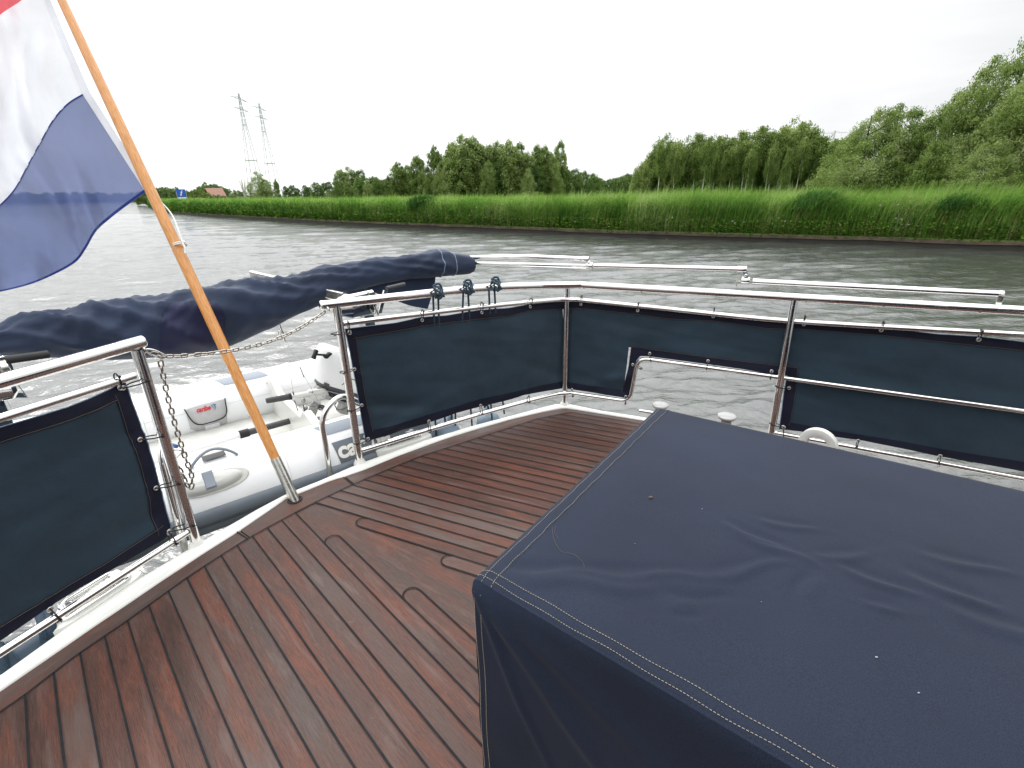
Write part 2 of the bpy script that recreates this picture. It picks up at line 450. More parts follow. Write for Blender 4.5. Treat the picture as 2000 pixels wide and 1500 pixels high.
# gunwale: rounded white cap strip with hull topsides falling away below it
mb = MB(); rings = []
for p in gi:
    o = nearest_on(gout, p); d = (o - p)
    if d.length < .02: d = Vector((-.6, .8, 0)) * .05; o = p + d
    u = d.normalized(); w = d.length
    prof = [(0, -.03), (0, .004), (.006, .010), (w * .5, .013), (w - .008, .010), (w, .003), (w + .003, -.012), (w - .004, -.03), (w - .015, -.06)]
    rings.append([p + u * a + Vector((0, 0, z)) for a, z in prof])
mb.loft(rings, True, True); mb.build('gunwale', M['white'], yacht)
hb = MB(); hr = []
for r in rings:
    q = r[7]; u = (r[5] - r[1]).normalized()
    hr.append([q, q - u * .03 + Vector((0, 0, -.3)), q - u * .09 + Vector((0, 0, -.8)), q - u * .2 + Vector((0, 0, -1.55))])
vs = [p for r in hr for p in r]
hb.add(vs, [(i * 4 + k, i * 4 + k + 1, (i + 1) * 4 + k + 1, (i + 1) * 4 + k) for i in range(len(hr) - 1) for k in range(3)], None, True)
hb.build('hull', M['hull'], yacht)

# deck ----------------------------------------------------------------
def inter_line(P, n, c):        # points where polyline P meets line n.x = c
    out = []
    for a, b in zip(P, P[1:]):
        da, db = a.dot(n) - c, b.dot(n) - c
        if da * db <= 0 and abs(da - db) > 1e-12: out.append(a.lerp(b, da / (da - db)))
    return out
LD = Vector((math.cos(R_(-46)), math.sin(R_(-46)), 0)); LN = Vector((-LD.y, LD.x, 0))
RD = SD.copy(); RN = SN.copy()
def offp(px, py, n): return Z(px, py).dot(n)
dk = MB(); ck = MB(); CZ = .0042
base = MB()
poly = [Vector((p.x, p.y, -.004)) for p in gin]
poly = poly + [poly[-1] + Vector((0, -6, 0)), poly[0] + Vector((.9, -2.6, 0))]
base.add(poly, [tuple(range(len(poly)))])
# left family of seams
l0 = offp(577, 1002, LN); lp = .0729
lstart = [inter_line(min_[:-5], LN, l0 - lp * k) for k in range(-4, 27)]
LEN = 3.6
def plank(a, b, c, d, w=.07, cap=None):       # a,b start edge; c,d far edge ; optional rounded start
    vs = [a] + (cap or []) + [b, d, c]
    o = a; e = (c - a).normalized(); nn = Vector((-e.y, e.x, 0))
    dk.add([Vector((v.x, v.y, .0)) for v in vs], [tuple(range(len(vs)))], [[((v - o).dot(e), (v - o).dot(nn)) for v in vs]])
SZ = [0]
def seam(pts, w=.0062):
    SZ[0] += 1; pts = [Vector((p.x, p.y, CZ + SZ[0] * .000012)) for p in pts]
    # slight unevenness of the caulk line
    q = []
    for a, b in zip(pts, pts[1:]):
        m = max(1, int((b - a).length / .12))
        for k in range(m): q.append(a.lerp(b, k / m))
    q.append(pts[-1]); ck.ribbon(q, w * random.uniform(.9, 1.12))
def cross(n1, c1, n2, c2):
    det = n1.x * n2.y - n1.y * n2.x
    return Vector(((c1 * n2.y - c2 * n1.y) / det, (n1.x * c2 - n2.x * c1) / det, 0))
for k in range(0, 26):
    c1, c2 = l0 - lp * (k + 1), l0 - lp * k
    A = inter_line(min_[:-5], LN, c1); B = inter_line(min_[:-5], LN, c2)
    if not A or not B: continue
    a, b = A[0], B[0]
    mid = [p for p in min_ if c1 < p.dot(LN) < c2 and p.dot(LD) < 5][:1]
    plank(a, b, a + LD * LEN, b + LD * (LEN + .0), cap=None)
    seam([b, b + LD * LEN])
# right family
r0 = offp(616, 982, RN); rp = .0688
cR = min_[15].dot(RN)
nR = int((cR - r0) / rp) + 1
for k in range(nR):
    c1, c2 = r0 + rp * k, min(r0 + rp * (k + 1), cR)
    if c2 - c1 < .02: continue
    A = inter_line(min_[5:16], RN, c1); B = inter_line(min_[5:16], RN, c2 - 1e-5)
    if not A or not B: continue
    plank(A[0], B[0], A[0] + RD * LEN, B[0] + RD * LEN)
    seam([A[0], A[0] + RD * LEN])
# king plank with its stepped, rounded nibs
def along(n, d, c, px, py):      # point on seam line closest to a surveyed spot
    q = Z(px, py); q.z = 0; return q + n * (c - q.dot(n))
kb = Z(577, 1002); kr = Z(616, 982)
nL = [(640, 1063), (794, 1171), (960, 1300), (1140, 1450)]; nR_ = [(711, 1021), (867, 1111), (1020, 1205), (1180, 1310)]
left = [kb]; right = [kr]
def arc(p, q, d, n=8):           # rounded nib from p to q bulging against direction d
    c = (p + q) / 2; r = (q - p) / 2; out = []
    for i in range(n + 1):
        a = PI * i / n
        out.append(c - r * math.cos(a) - d * math.sin(a) * r.length * 1.15)
    return out
for k, (x, y) in enumerate(nL):
    p = along(LN, LD, l0 + lp * k, x, y); q = along(LN, LD, l0 + lp * (k + 1), x, y) + LD * .0
    nx = nL[k + 1] if k < 3 else None
    left += arc(p, q, LD)
    far = p + LD * 2.4
    plank(p, q, far, q + LD * 2.4, cap=arc(p, q, LD)[1:-1])
    seam(arc(p, q, LD), .006)
    if k: seam([p, p + (far - p) * 1.0])
    if k == len(nL) - 1: seam([q, q + LD * 1.2])
    else:
        seam([q, along(LN, LD, l0 + lp * (k + 1), *nL[k + 1])])
for k, (x, y) in enumerate(nR_):
    p = along(RN, RD, r0 - rp * k, x, y); q = along(RN, RD, r0 - rp * (k + 1), x, y)
    right += arc(p, q, RD)
    plank(p, q, p + RD * 3.0, q + RD * 3.0, cap=arc(p, q, RD)[1:-1])
    seam(arc(p, q, RD), .006)
    if k: seam([p, p + RD * 3.0])
    if k == len(nR_) - 1: seam([q, q + RD * 1.2])
    else: seam([q, along(RN, RD, r0 - rp * (k + 1), *nR_[k + 1])])
king = left + [left[-1] + LD * .9, right[-1] + RD * .9] + right[::-1]
o0 = kb; e0 = (left[-1] - kb).normalized(); n0 = Vector((-e0.y, e0.x, 0))
kk = MB(); kk.add([Vector((v.x, v.y, -.0015)) for v in king], [tuple(range(len(king)))], [[((v - o0).dot(e0), (v - o0).dot(n0)) for v in king]])
deck = dk.build('teak_deck', M['teak'], yacht)
kk.build('king_plank', M['teak'], deck)
# margin boards: three boards with butt joints
mz = .001
gi2 = resample(gin, 1200)
mg = MB()
def board(lo, hi, name):
    P = [p for p in gi2 if lo <= p.dot(Vector((1, .9, 0)).normalized()) < hi]
    b = MB(); vs = []
    for p in P:
        q = nearest_on(min_, p); vs += [p + Vector((0, 0, mz)), q + Vector((0, 0, mz))]
    uv = []; L = 0; fs = []
    for i in range(len(P) - 1):
        d = (P[i + 1] - P[i]).length
        fs.append((2 * i, 2 * i + 1, 2 * i + 3, 2 * i + 2)); uv.append([(L, .1), (L, 0), (L + d, 0), (L + d, .1)]); L += d
    b.add(vs, fs, uv); b.build(name, M['teak'], yacht)
    return P
AX = Vector((1, .9, 0)).normalized()
j1 = Z(471, 1040).dot(AX); j2 = Z(680, 938).dot(AX)
board(-99, j1, 'margin_board'); board(j1, j2, 'margin_board'); board(j2, 99, 'margin_board')
for (a, b) in [((463, 1040), (484, 1053)), ((671, 933), (688, 947))]: seam([Z(*a), Z(*b)], .005)
ck.ribbon([Vector((p.x, p.y, CZ + .0016)) for p in resample(min_, 160)], .0055)
cko = ck.build('caulking', M['caulk'], yacht)
base.build('deck_base', M['caulk'], yacht)

# the sheer falls away a little going forward on the right-hand side
import bmesh
for o in [q for q in bpy.data.objects if q.type == 'MESH' and q.name.split('.')[0] in ('teak_deck', 'king_plank', 'margin_board', 'caulking', 'deck_base', 'gunwale', 'hull')]:
    bm = bmesh.new(); bm.from_mesh(o.data); bmesh.ops.bisect_plane(bm, geom=bm.verts[:] + bm.edges[:] + bm.faces[:], plane_co=(1.2 - LOC[yacht.name].x, 0, 0), plane_no=(1, 0, 0))
    for v in bm.verts:
        xx = v.co.x + LOC[yacht.name].x
        if xx > 1.2: v.co.z -= .065 * (xx - 1.2)
    bm.to_mesh(o.data); bm.free()
# rails -----------------------------------------------------------------
def tube1(name, pts, r, mat, parent, seg=16, **k):
    return MB().tube(pts, r, seg).build(name, mat, parent, **k)
RT, RP, RM = .0245, .0215, .0145
ext = lambda a, b, d: a + (b - a).normalized() * ((b - a).length + d)
UPZ = Vector((0, 0, 1))
# left rail
a, b = PV(278, 667, PL, P1), PV(0, 746, PL, P1)
g1 = MB().tube([a, ext(a, b, 1.2)], RT, 20)
g1.lathe(a, (a - b), [(-.001, RT), (.004, RT * .93), (.006, RT * .7)], 20)
gr1 = g1.build('guard_rail', M['rail'], yacht, label='guard rail beside the flagpole on the left')
def stanchion(base_, top, parent):
    m = MB().tube([base_ + UPZ * -.02, base_ + UPZ * .03, top], RP, 18)
    o = m.build('stanchion', M['rail'], parent)
    c = MB().lathe(base_, UPZ, [(-.01, .036), (.004, .036), (.02, .028), (.03, .0235)], 20)
    c.build('stanchion_base', M['white'], parent); return o
P1t = PV(264, 684, PL, P1); stanchion(P1, Vector((P1.x, P1.y, P1t.z)), gr1)
a, b = PV(262, 734, PL, P1), PV(0, 817, PL, P1); tube1('middle_rail', [a, ext(a, b, 1.2)], RM, M['rail'], gr1)
a, b = PV(366, 1040, PL, P1), PV(0, 1276, PL, P1); tube1('lower_rail', [a, ext(a, b, .6)], RM, M['rail'], gr1)
# stern rail, post 2 to corner post 3, and the side rail beyond
B3 = P3 + SD
a = PV(632, 596, P2, P3); b = PV(850, 571, P2, P3)
z2 = a.z; z3 = .905
t3 = Vector((P3.x, P3.y, z3))
s_top = [a, Vector((P2.x, P2.y, z2 - .001)), Vector((P2.x, P2.y, 0)).lerp(Vector((P3.x, P3.y, 0)), .55) + Vector((-.02, .03, .945)), t3 - (t3 - a).normalized() * .25 + Vector((-.005, .02, .003))]
s_top2 = catmull(s_top + [t3 + SD * .10 + UPZ * 0], 8)
g2 = MB().tube(s_top2, RT, 20).lathe(a, (a - b), [(-.001, RT), (.003, RT * .95), (.0035, RT * .2)], 20)
gr2 = g2.build('guard_rail', M['rail'], yacht, label='stern guard rail with three rope knots')
g3 = MB().tube([t3 + SD * .095, t3 + SD * 3.4], RT, 20)
gr3 = g3.build('guard_rail', M['rail'], yacht, label='side guard rail on the right')
stanchion(P2, Vector((P2.x, P2.y, z2 - .01)), gr2)
stanchion(P3, Vector((P3.x, P3.y, z3)), gr2)
P4 = PV(1509, 832, P3, B3); P4 = Vector((P4.x, P4.y, 0))
p4t = PV(1551, 588, P3, B3); stanchion(P4, Vector((p4t.x, p4t.y, z3)), gr3)
a = PV(671, 632, P2, P3); b = PV(1000, 588, P2, P3); c3 = Vector((P3.x, P3.y, .803))
mid = catmull([a, a.lerp(c3, .5) + Vector((-.012, .02, .004)), c3 - (c3 - a).normalized() * .12 + Vector((0, .012, 0)), c3 + SD * .08], 8)
tube1('middle_rail', mid, RM, M['rail'], gr2)
e = PV(2000, 654, P3, B3); mr1 = PV(1540, 627, P3, B3); tube1('middle_rail', catmull([c3 + SD * .08, c3.lerp(mr1, .5), mr1, e, ext(mr1, e, 1.0)], 6), RM, M['rail'], gr3)
a = PV(706, 880, P2, P3); lz = .110; c3 = Vector((P3.x, P3.y, lz))
low = catmull([a, a.lerp(c3, .5) + Vector((-.012, .02, .003)), c3 - (c3 - a).normalized() * .15 + Vector((0, .014, 0)), c3 + SD * .05], 8)
tube1('lower_rail', low, RM, M['rail'], gr2)
nz = .437
n1 = PV(1230, 783, P3, B3); n2 = PV(1246, 697, P3, B3)
n1 = c3 + SD * ((n1 - c3).dot(SD)); n2p = c3 + SD * ((n2 - c3).dot(SD)) + UPZ * (nz - lz)
m5 = PV(1515, 736, P3, B3); m6 = PV(2000, 803, P3, B3)
notch = fillet([c3 + SD * .045, n1, n2p, m5, m6, ext(m5, m6, 1.0)], .075, 9)
tube1('lower_rail', notch, RM, M['rail'], gr3)
l4 = PV(1512, 845, P3, B3); l5 = PV(2000, 935, P3, B3); tube1('lower_rail', [l4, ext(l4, l5, 1.0)], RM, M['rail'], gr3)

# grab hoops by the gate
OUTN = Vector((-(P2 - P1).y, (P2 - P1).x, 0)).normalized()
def hoop(pix, name, rad, off):
    pts = [PV(x, y, P1, P2, off) for x, y in pix]
    tube1(name, fillet(pts, rad, 9), .0165, M['steel'], yacht, 16)
hoop([(655, 990), (626, 812), (664, 768), (735, 800), (752, 900)], 'grab_handle', .09, .09)
tube1('grab_handle', fillet([PV(376, 1130, P1, P2, .07), PV(316, 900, P1, P2, .07), PV(316, 868, P1, P2, .10), PV(329, 880, P1, P2, .42), PV(392, 1100, P1, P2, .42)], .07, 9), .0165, M['steel'], yacht, 16)

# fairleads on the gunwale
def fairlead(c, e, L, W, label):
    e = Vector(e).normalized(); n = Vector((-e.y, e.x, 0))
    def stad(hl, hw, z, k=6):
        out = []
        for sgn in (1, -1):
            for i in range(k + 1):
                a = -PI / 2 + PI * i / k
                out.append(c + e * (sgn * (hl - hw) + sgn * math.cos(a) * hw) + n * (sgn * math.sin(a) * hw) + UPZ * z)
        return out
    b = MB().loft([stad(L / 2, W / 2, .012), stad(L / 2, W / 2, .022), stad(L / 2 - .006, W / 2 - .006, .027)], True, False)
    base_ = b.build('fairlead', M['steel'], yacht, bevel=.002, label=label)
    for sy in (-1, 1):
        bar = fillet([c + e * (-L * .40) + n * sy * W * .30 + UPZ * .03, c + e * (-L * .30) + n * sy * W * .32 + UPZ * .056, c + e * (L * .30) + n * sy * W * .32 + UPZ * .056, c + e * (L * .40) + n * sy * W * .30 + UPZ * .03], .03)
        MB().tube(bar, .0105, 12).build('side_bar', M['steel'], base_)
    for sx in (-1, 1):
        MB().box(c + e * sx * L * .33 + UPZ * .042, e, n, UPZ, .020, W * .30, .018).build('horn', M['steel'], base_, bevel=.006)
    for sx in (-1, 1): MB().lathe(c + e * sx * L * .42 + UPZ * .026, UPZ, [(0, .009), (.003, .008), (.004, .003)], 12).build('screw', M['steel_dull'], base_)
fc = Z(190, 1172, .0); fe = Z(300, 1105) - Z(110, 1232)
MBp = MB()
def pad(c, e, hl, hw, z0, z1):
    e = Vector(e).normalized(); n = Vector((-e.y, e.x, 0)); b = MB()
    ring = lambda s, z: [c + e * (math.copysign(abs(math.cos(t)) ** .5, math.cos(t)) * hl * s) + n * (math.copysign(abs(math.sin(t)) ** .7, math.sin(t)) * hw * s) + UPZ * z for t in [2 * PI * i / 32 for i in range(32)]]
    b.loft([ring(1, z0), ring(1, z1 - .006), ring(.96, z1)], True, True); b.build('fairlead_pad', M['white'], yacht)
fn = Vector((-fe.y, fe.x, 0)).normalized()
pad(fc - fn * .008, fe, .17, .045, -.05, .0135); fairlead(fc + fn * .008, fe, .27, .07, 'fairlead left of the flagpole')
fc2 = Z(792, 868, .0); fe2 = Z(860, 850) - Z(740, 888); fn2 = Vector((-fe2.y, fe2.x, 0)).normalized()
pad(fc2 + fn2 * .02, fe2, .19, .05, -.05, .0135); fairlead(fc2 + fn2 * .035, fe2, .27, .07, 'fairlead under the stern guard rail')

# flag socket set in the deck
b0 = Z(576, 977); AFT = Vector((-.82, .574, 0)); LEAN = math.tan(R_(26.3)); PD = (AFT * LEAN + UPZ).normalized()
skb = MB().tube([b0 - PD * .03, b0 + PD * .245], .0262, 24); skb.build('flag_socket', M['steel_dull'], yacht)
MB().torus(b0 + UPZ * .004, UPZ, .034, .004, 28).build('socket_ring', M['black'], yacht)

# bollards with round caps and the white cable ring on the right
def bollard(px, py, z, r, h):
    c = Z(px, py, z)
    m = MB().lathe(c, UPZ, [(-z, .032), (-.02, .030), (-.012, r * .9), (-.004, r), (.004, r), (.008, r * .93), (.012, r * .7), (.0145, r * .35), (.015, r * .05)], 32)
    return m.build('bollard', M['cap'], yacht), c
bb1, bc1 = bollard(1290, 791, .21, .052, .2)
bb2, bc2 = bollard(1420, 813, .21, .055, .2)
MB().tube([bc1 - SD * .13 + UPZ * -.06, bc1 + SD * .10 + UPZ * -.06], .009, 12).build('cross_bar', M['steel'], bb1)
rc = Z(1597, 869, .20)
ringm = MB(); seg = 40
rd = (CO - rc); rd.z = 0; rd = rd.normalized(); rx = Vector((-rd.y, rd.x, 0)); rx = (rx + rd * .25).normalized(); rdn = Vector((rx.y, -rx.x, 0))
rings = []
for (R, t) in ((.094, -.017), (.094, .017), (.050, .017), (.050, -.017)):
    rings.append([rc + rdn * t + (rx * math.cos(2 * PI * k / seg) + UPZ * math.sin(2 * PI * k / seg)) * R for k in range(seg)])
rings.append(rings[0]); ringm.loft(rings, False, True)
ring_o = ringm.build('cable_ring', M['cream'], yacht, bevel=.003)
MB().tube([rc - UPZ * .09, Vector((rc.x, rc.y, .0))], .014, 12).build('ring_stem', M['cream'], ring_o)

# davits over the stern ------------------------------------------------------
def davit(name_label, house, arm, crank, grip, base_z):
    pass
ch0 = PV(752, 640, P1, P2, .30)
def place(px, py, off): return PV(px, py, P1, P2, off)
E12 = (P2 - P1); E12.z = 0; E12.normalize(); N12 = Vector((-E12.y, E12.x, 0))
dv = MB()
hc = place(706, 592, .20)
AXd = (N12 * .8 - E12 * .6).normalized(); AXs = Vector((-AXd.y, AXd.x, 0))
def boxring(c, ex, ez, hx, hz, ch):
    return [c + ex * a + ez * b for a, b in ((-hx + ch, -hz), (hx - ch, -hz), (hx, -hz + ch), (hx, hz - ch), (hx - ch, hz), (-hx + ch, hz), (-hx, hz - ch), (-hx, -hz + ch))]
ex = E12; ey = N12
dv.loft([boxring(hc + ex * a, ey, UPZ, w, h, .012) for a, w, h in ((-.16, .025, .05), (-.10, .05, .072), (.06, .055, .075), (.075, .045, .06))], True, False)
dv.box(hc + UPZ * -.40 + ex * .02, ex, ey, UPZ, .035, .035, .36)
dvo = dv.build('davit', M['steel'], yacht, bevel=.004, label='davit behind the stern rail beside the gate')
arm = MB(); a0 = hc + UPZ * .02 - ex * .02; a1 = place(492, 538, .95)
arm.loft([boxring(a0.lerp(a1, t), AXs, UPZ, .022, .03, .005) for t in (0, .5, 1)], True, False); arm.build('davit_arm', M['steel_dull'], dvo, bevel=.003)
cr_ = MB(); c0, c1 = place(741, 612, .13), place(753, 566, .13)
cr_.loft([boxring(c0.lerp(c1, t) , ex, ey, .016, .006, .002) for t in (0, 1)], True, False); cro = cr_.build('winch_crank', M['steel'], dvo, bevel=.003)
MB().tube([place(755, 563, .13), place(790, 555, .13)], .0125, 16).build('winch_grip', M['rubber'], dvo)
MB().tube([place(718, 570, .12), place(739, 616, .12)], .005, 8).build('brace', M['steel'], dvo)
MB().lathe(place(725, 598, .14), -N12, [(0, .018), (.012, .018), (.014, .01)], 20).build('winch_axle', M['black'], dvo)
# left davit, mostly outside the picture
hc = PV(-40, 745, PL, P1, .22); dv = MB()
dv.loft([boxring(hc + ex * a, ey, UPZ, w, h, .012) for a, w, h in ((-.10, .05, .072), (.06, .055, .075), (.075, .045, .06))], True, False)
dv.box(hc + UPZ * -.40, ex, ey, UPZ, .035, .035, .36)
dv2 = dv.build('davit', M['steel'], yacht, bevel=.004, label='davit at the left picture edge with a black grip')
MB().tube([PV(8, 704, PL, P1, .14), PV(93, 692, PL, P1, .14)], .0145, 16).build('winch_grip', M['black'], dv2)
MB().box(PV(8, 715, PL, P1, .14), ex, ey, (-.1, 0, 1), .012, .008, .035).build('winch_crank', M['steel'], dv2, bevel=.003)
br = MB(); A, B, C = PV(34, 750, PL, P1, .35), PV(50, 772, PL, P1, .35), PV(28, 772, PL, P1, .35)
br.box(A.lerp(B, .5), B - A, N12, UPZ, (B - A).length / 2 + .008, .012, .006); br.box(B.lerp(C, .5), B - C, N12, UPZ, (B - C).length / 2, .008, .008)
A, B = PV(2, 760, PL, P1, .35), PV(20, 795, PL, P1, .35); br.box(A.lerp(B, .5), B - A, N12, UPZ, (B - A).length / 2, .014, .008)
br.build('davit_bracket', M['steel'], dv2)

# ================================================================== FLAG AND POLE
pole = empty('flagpole', b0, 'varnished wooden flagpole leaning aft from the steel deck socket', 'flagpole')
def pp(h): return b0 + PD * h
pts = [pp(t) for t in (.215, .26, .34, .6, 1.0, 1.5, 1.9, 2.3, 2.7)]; rr = [.0225, .0235, .0245, .0258, .0262, .0258, .0242, .0222, .019]
MB().tube(pts, rr, 28).build('pole_shaft', M['pole'], pole)
MB().lathe(pp(2.7), PD, [(-.01, .019), (.0, .026), (.03, .03), (.05, .02), (.058, .005)], 20).build('pole_truck', M['pole'], pole)
def pole_depth(px, py):
    best = None
    for i in range(0, 330):
        q = pp(i * .01) - CO; d = q.dot(CF); y = 750 - F * q.dot(CU) / d
        if best is None or abs(y - py) < best[0]: best = (abs(y - py), d)
    return best[1]
flag = empty('flag', D(285, 375, pole_depth(285, 375)), 'large red white and blue flag streaming left from the wooden pole', 'flag')
C0 = [(285, 375), (250, 400), (215, 427), (188, 452), (168, 486), (148, 512), (108, 535), (60, 555), (0, 570), (-60, 580), (-120, 588)]
C1 = [(162, 184), (132, 203), (103, 236), (78, 280), (55, 322), (27, 372), (-12, 412), (-55, 450), (-100, 480), (-150, 500), (-200, 515)]
C2 = [(76, -28), (40, 2), (0, 29), (-30, 60), (-62, 96), (-92, 140), (-130, 175), (-170, 200), (-215, 225), (-260, 245), (-300, 260)]
C3 = [(0, -230), (-40, -200), (-80, -165), (-120, -120), (-150, -70), (-180, -20), (-220, 10), (-260, 40), (-300, 60), (-350, 80), (-400, 100)]
def samp(C, s):
    x = s * (len(C) - 1); i = min(int(x), len(C) - 2); t = x - i
    P = [Vector((*C[max(0, min(len(C) - 1, j))], 0)) for j in (i - 1, i, i + 1, i + 2)]
    return .5 * ((2 * P[1]) + (P[2] - P[0]) * t + (2 * P[0] - 5 * P[1] + 4 * P[2] - P[3]) * t * t + (3 * P[1] - P[0] - 3 * P[2] + P[3]) * t ** 3)
dep_at = {}
def flag_pt(Ca, Cb, s, t, k):
    q = samp(Ca, s).lerp(samp(Cb, s), t)
    hoist = samp(Ca, 0).lerp(samp(Cb, 0), t)
    key = (k, round(t, 4))
    if key not in dep_at: dep_at[key] = pole_depth(hoist.x, hoist.y) + .02
    v = k + t
    d = dep_at[key] + .10 * s + .085 * math.sin(s * 13 - v * 2.3 + .6) * min(1, s * 5) + .032 * math.sin(s * 34 + v * 5.0 + math.sin(v * 4)) * min(1, s * 4) * (1 - .5 * abs(t - .5))
    # small gathers radiating from the stripe seams
    d += .006 * math.sin(s * 120 + math.sin(v * 9) * 2) * math.exp(-t * 7) * min(1, s * 4) + .006 * math.sin(s * 110) * math.exp(-(1 - t) * 6) * min(1, s * 4)
    return D(q.x, q.y, d)
def flag_panel(Ca, Cb, k, name, mat, s0=0, s1=1, t0=0, t1=1, ns=150, nt=46, off=0):
    b = MB(); vs = [flag_pt(Ca, Cb, s0 + (s1 - s0) * i / ns, t0 + (t1 - t0) * j / nt, k) + CF * off for i in range(ns + 1) for j in range(nt + 1)]
    b.add(vs, [(i * (nt + 1) + j, i * (nt + 1) + j + 1, (i + 1) * (nt + 1) + j + 1, (i + 1) * (nt + 1) + j) for i in range(ns) for j in range(nt)], None, True)
    return b.build(name, mat, flag)
flag_panel(C0, C1, 0, 'blue_stripe', M['flag_blue']); flag_panel(C1, C2, 1, 'white_stripe', M['flag_white']); flag_panel(C2, C3, 2, 'red_stripe', M['flag_red'])
flag_panel(C0, C1, 0, 'hem', M['flag_blue_hem'], 0, 1, 0, .022, 150, 2, -.003)
flag_panel(C0, C1, 0, 'hem', M['flag_blue_hem'], 0, 1, .985, 1, 150, 2, -.003)
hd = MB(); hv = []
HL = [(285, 375), (224, 280), (162, 184), (120, 84), (76, -28), (36, -130), (0, -230)]
HW = [(293, 371), (236, 276), (175, 180), (131, 80), (85, -32), (45, -133), (9, -233)]
for a, b in zip(HL, HW):
    d = pole_depth(*a) + .018; hv += [D(a[0] - 1, a[1], d), D(b[0], b[1], d)]
hd.add(hv, [(2 * i, 2 * i + 1, 2 * i + 3, 2 * i + 2) for i in range(len(HL) - 1)])
so = hd.build('heading', M['flag_white'], flag); sm = so.modifiers.new('thick', 'SOLIDIFY'); sm.thickness = .003
# cord lashing the flag to the pole
hcd = MB(); dq = pole_depth(350, 478)
pq = D(351, 478, dq)
hcd.tube(catmull([D(292, 372, pole_depth(292, 372)), D(318, 398, dq + .04), D(336, 420, dq + .01), D(348, 448, dq - .02), D(357, 474, dq - .025)], 6), .0035, 8)
for z in (-.004, .004): hcd.torus(pq + PD * z, (PD + Vector((.12, 0, 0))).normalized(), .0295, .0032, 24, 8)
hcd.tube(catmull([D(357, 474, dq - .032), D(361, 484, dq - .034), D(362, 495, dq - .034)], 5), .0042, 8)
hcd.build('cord', M['cord'], flag)
MB().torus(D(357, 473, dq - .036), (.3, -1, .2), .008, .002, 16, 6).build('shackle', M['steel'], flag)

# ================================================================== CHAINS
def link_mesh_data(L=.0355, W=.0225, r=.0035):
    b = MB(); pts = []
    h = (L - W) / 2
    for k in range(9): a = -PI / 2 + PI * k / 8; pts.append((h + math.cos(a) * (W / 2 - r), math.sin(a) * (W / 2 - r), 0))
    for k in range(9): a = PI / 2 + PI * k / 8; pts.append((-h + math.cos(a) * (W / 2 - r), math.sin(a) * (W / 2 - r), 0))
    b.tube(pts, r, 8, False, True)
    me = bpy.data.meshes.new('chain_link'); me.from_pydata(b.v, [], b.f); me.polygons.foreach_set('use_smooth', [True] * len(b.f)); me.materials.append(M['galv']); return me
LK = link_mesh_data()
def chain(root, pts, pitch=.0262):
    pts = catmull(pts, 10); L = [0]
    for a, b in zip(pts, pts[1:]): L.append(L[-1] + (b - a).length)
    n = int(L[-1] / pitch); rl = LOC[root.name]
    for i in range(n + 1):
        t = (i + .5) * pitch
        if t > L[-1]: break
        for k in range(len(pts) - 1):
            if L[k + 1] >= t: break
        u = (t - L[k]) / (L[k + 1] - L[k]); p = pts[k].lerp(pts[k + 1], u); d = (pts[k + 1] - pts[k]).normalized()
        s = Vector((d.y, -d.x, 0)); s = (s if s.length > .1 else Vector((.8, -.5, 0))).normalized()
        w = d.cross(s).normalized(); s = w.cross(d).normalized()
        a = (0 if i % 2 else PI / 2) + random.uniform(-.35, .35) + .35
        y = s * math.cos(a) + w * math.sin(a); z = d.cross(y)
        o = bpy.data.objects.new('chain_link', LK); col.objects.link(o); o.parent = root
        m = Matrix((d, y, z)).transposed().to_4x4(); m.translation = p - rl; o.matrix_local = m
def pc(px, py, off=0): return PV(px, py, P1, P2, off)
chr_ = empty('gate_chain', pc(290, 684), 'steel link chain strung across the gate between the two rails', 'chain')
chain(chr_, [pc(296, 690), pc(330, 696), pc(380, 693), pc(430, 688), pc(470, 681), pc(520, 669), pc(570, 649), pc(615, 622), pc(638, 606)])
hk = MB(); hk.tube(catmull([pc(286, 682, .0), pc(302, 684), pc(322, 694), pc(318, 700), pc(298, 694), pc(286, 686)], 5, True), .0032, 8, False, True); hk.build('snap_hook', M['steel'], chr_)
MB().torus(pc(279, 683), (.3, 1, .1), .012, .004, 20, 8).build('eye_ring', M['steel'], chr_)
MB().torus(pc(640, 604), (.5, .6, .2), .013, .0035, 20, 8).build('eye_ring', M['steel'], chr_)
ch2 = empty('hanging_chain', pc(312, 700), 'loose end of steel chain hanging in a loop beside the left gate post', 'chain')
chain(ch2, [pc(313, 704), pc(318, 730), pc(327, 772), pc(341, 826), pc(355, 872), pc(366, 905), pc(374, 928), pc(374, 950), pc(366, 948), pc(355, 925), pc(343, 905), pc(337, 892)])
hk = MB(); hk.tube(catmull([pc(337, 893), pc(334, 880), pc(345, 879), pc(355, 881), pc(349, 889), pc(342, 896)], 5, True), .0028, 8, False, True); hk.build('snap_hook', M['steel'], ch2)

# unseen bulkhead added behind the camera to keep sky light off the box side
FW = Vector((math.cos(R_(-35.4)), math.sin(R_(-35.4)), 0)); AC = Vector((-FW.y, FW.x, 0)); wc = FW * 1.8 + AC * .0
wh = MB(); wh.box(wc + FW * .3 + UPZ * 1.15, FW, AC, UPZ, .3, 2.1, 1.15); who = wh.build('light_block_bulkhead', M['white'], yacht, bevel=.03)
wd = MB()
for k in (-1, 0, 1): wd.box(wc - FW * .003 + AC * k * 1.36 + UPZ * 1.25, FW, AC, UPZ, .012, .63, .85)
wd.build('light_block_dark_panels', M['black'], who)  # black panels added to limit light bounced off the white bulkhead
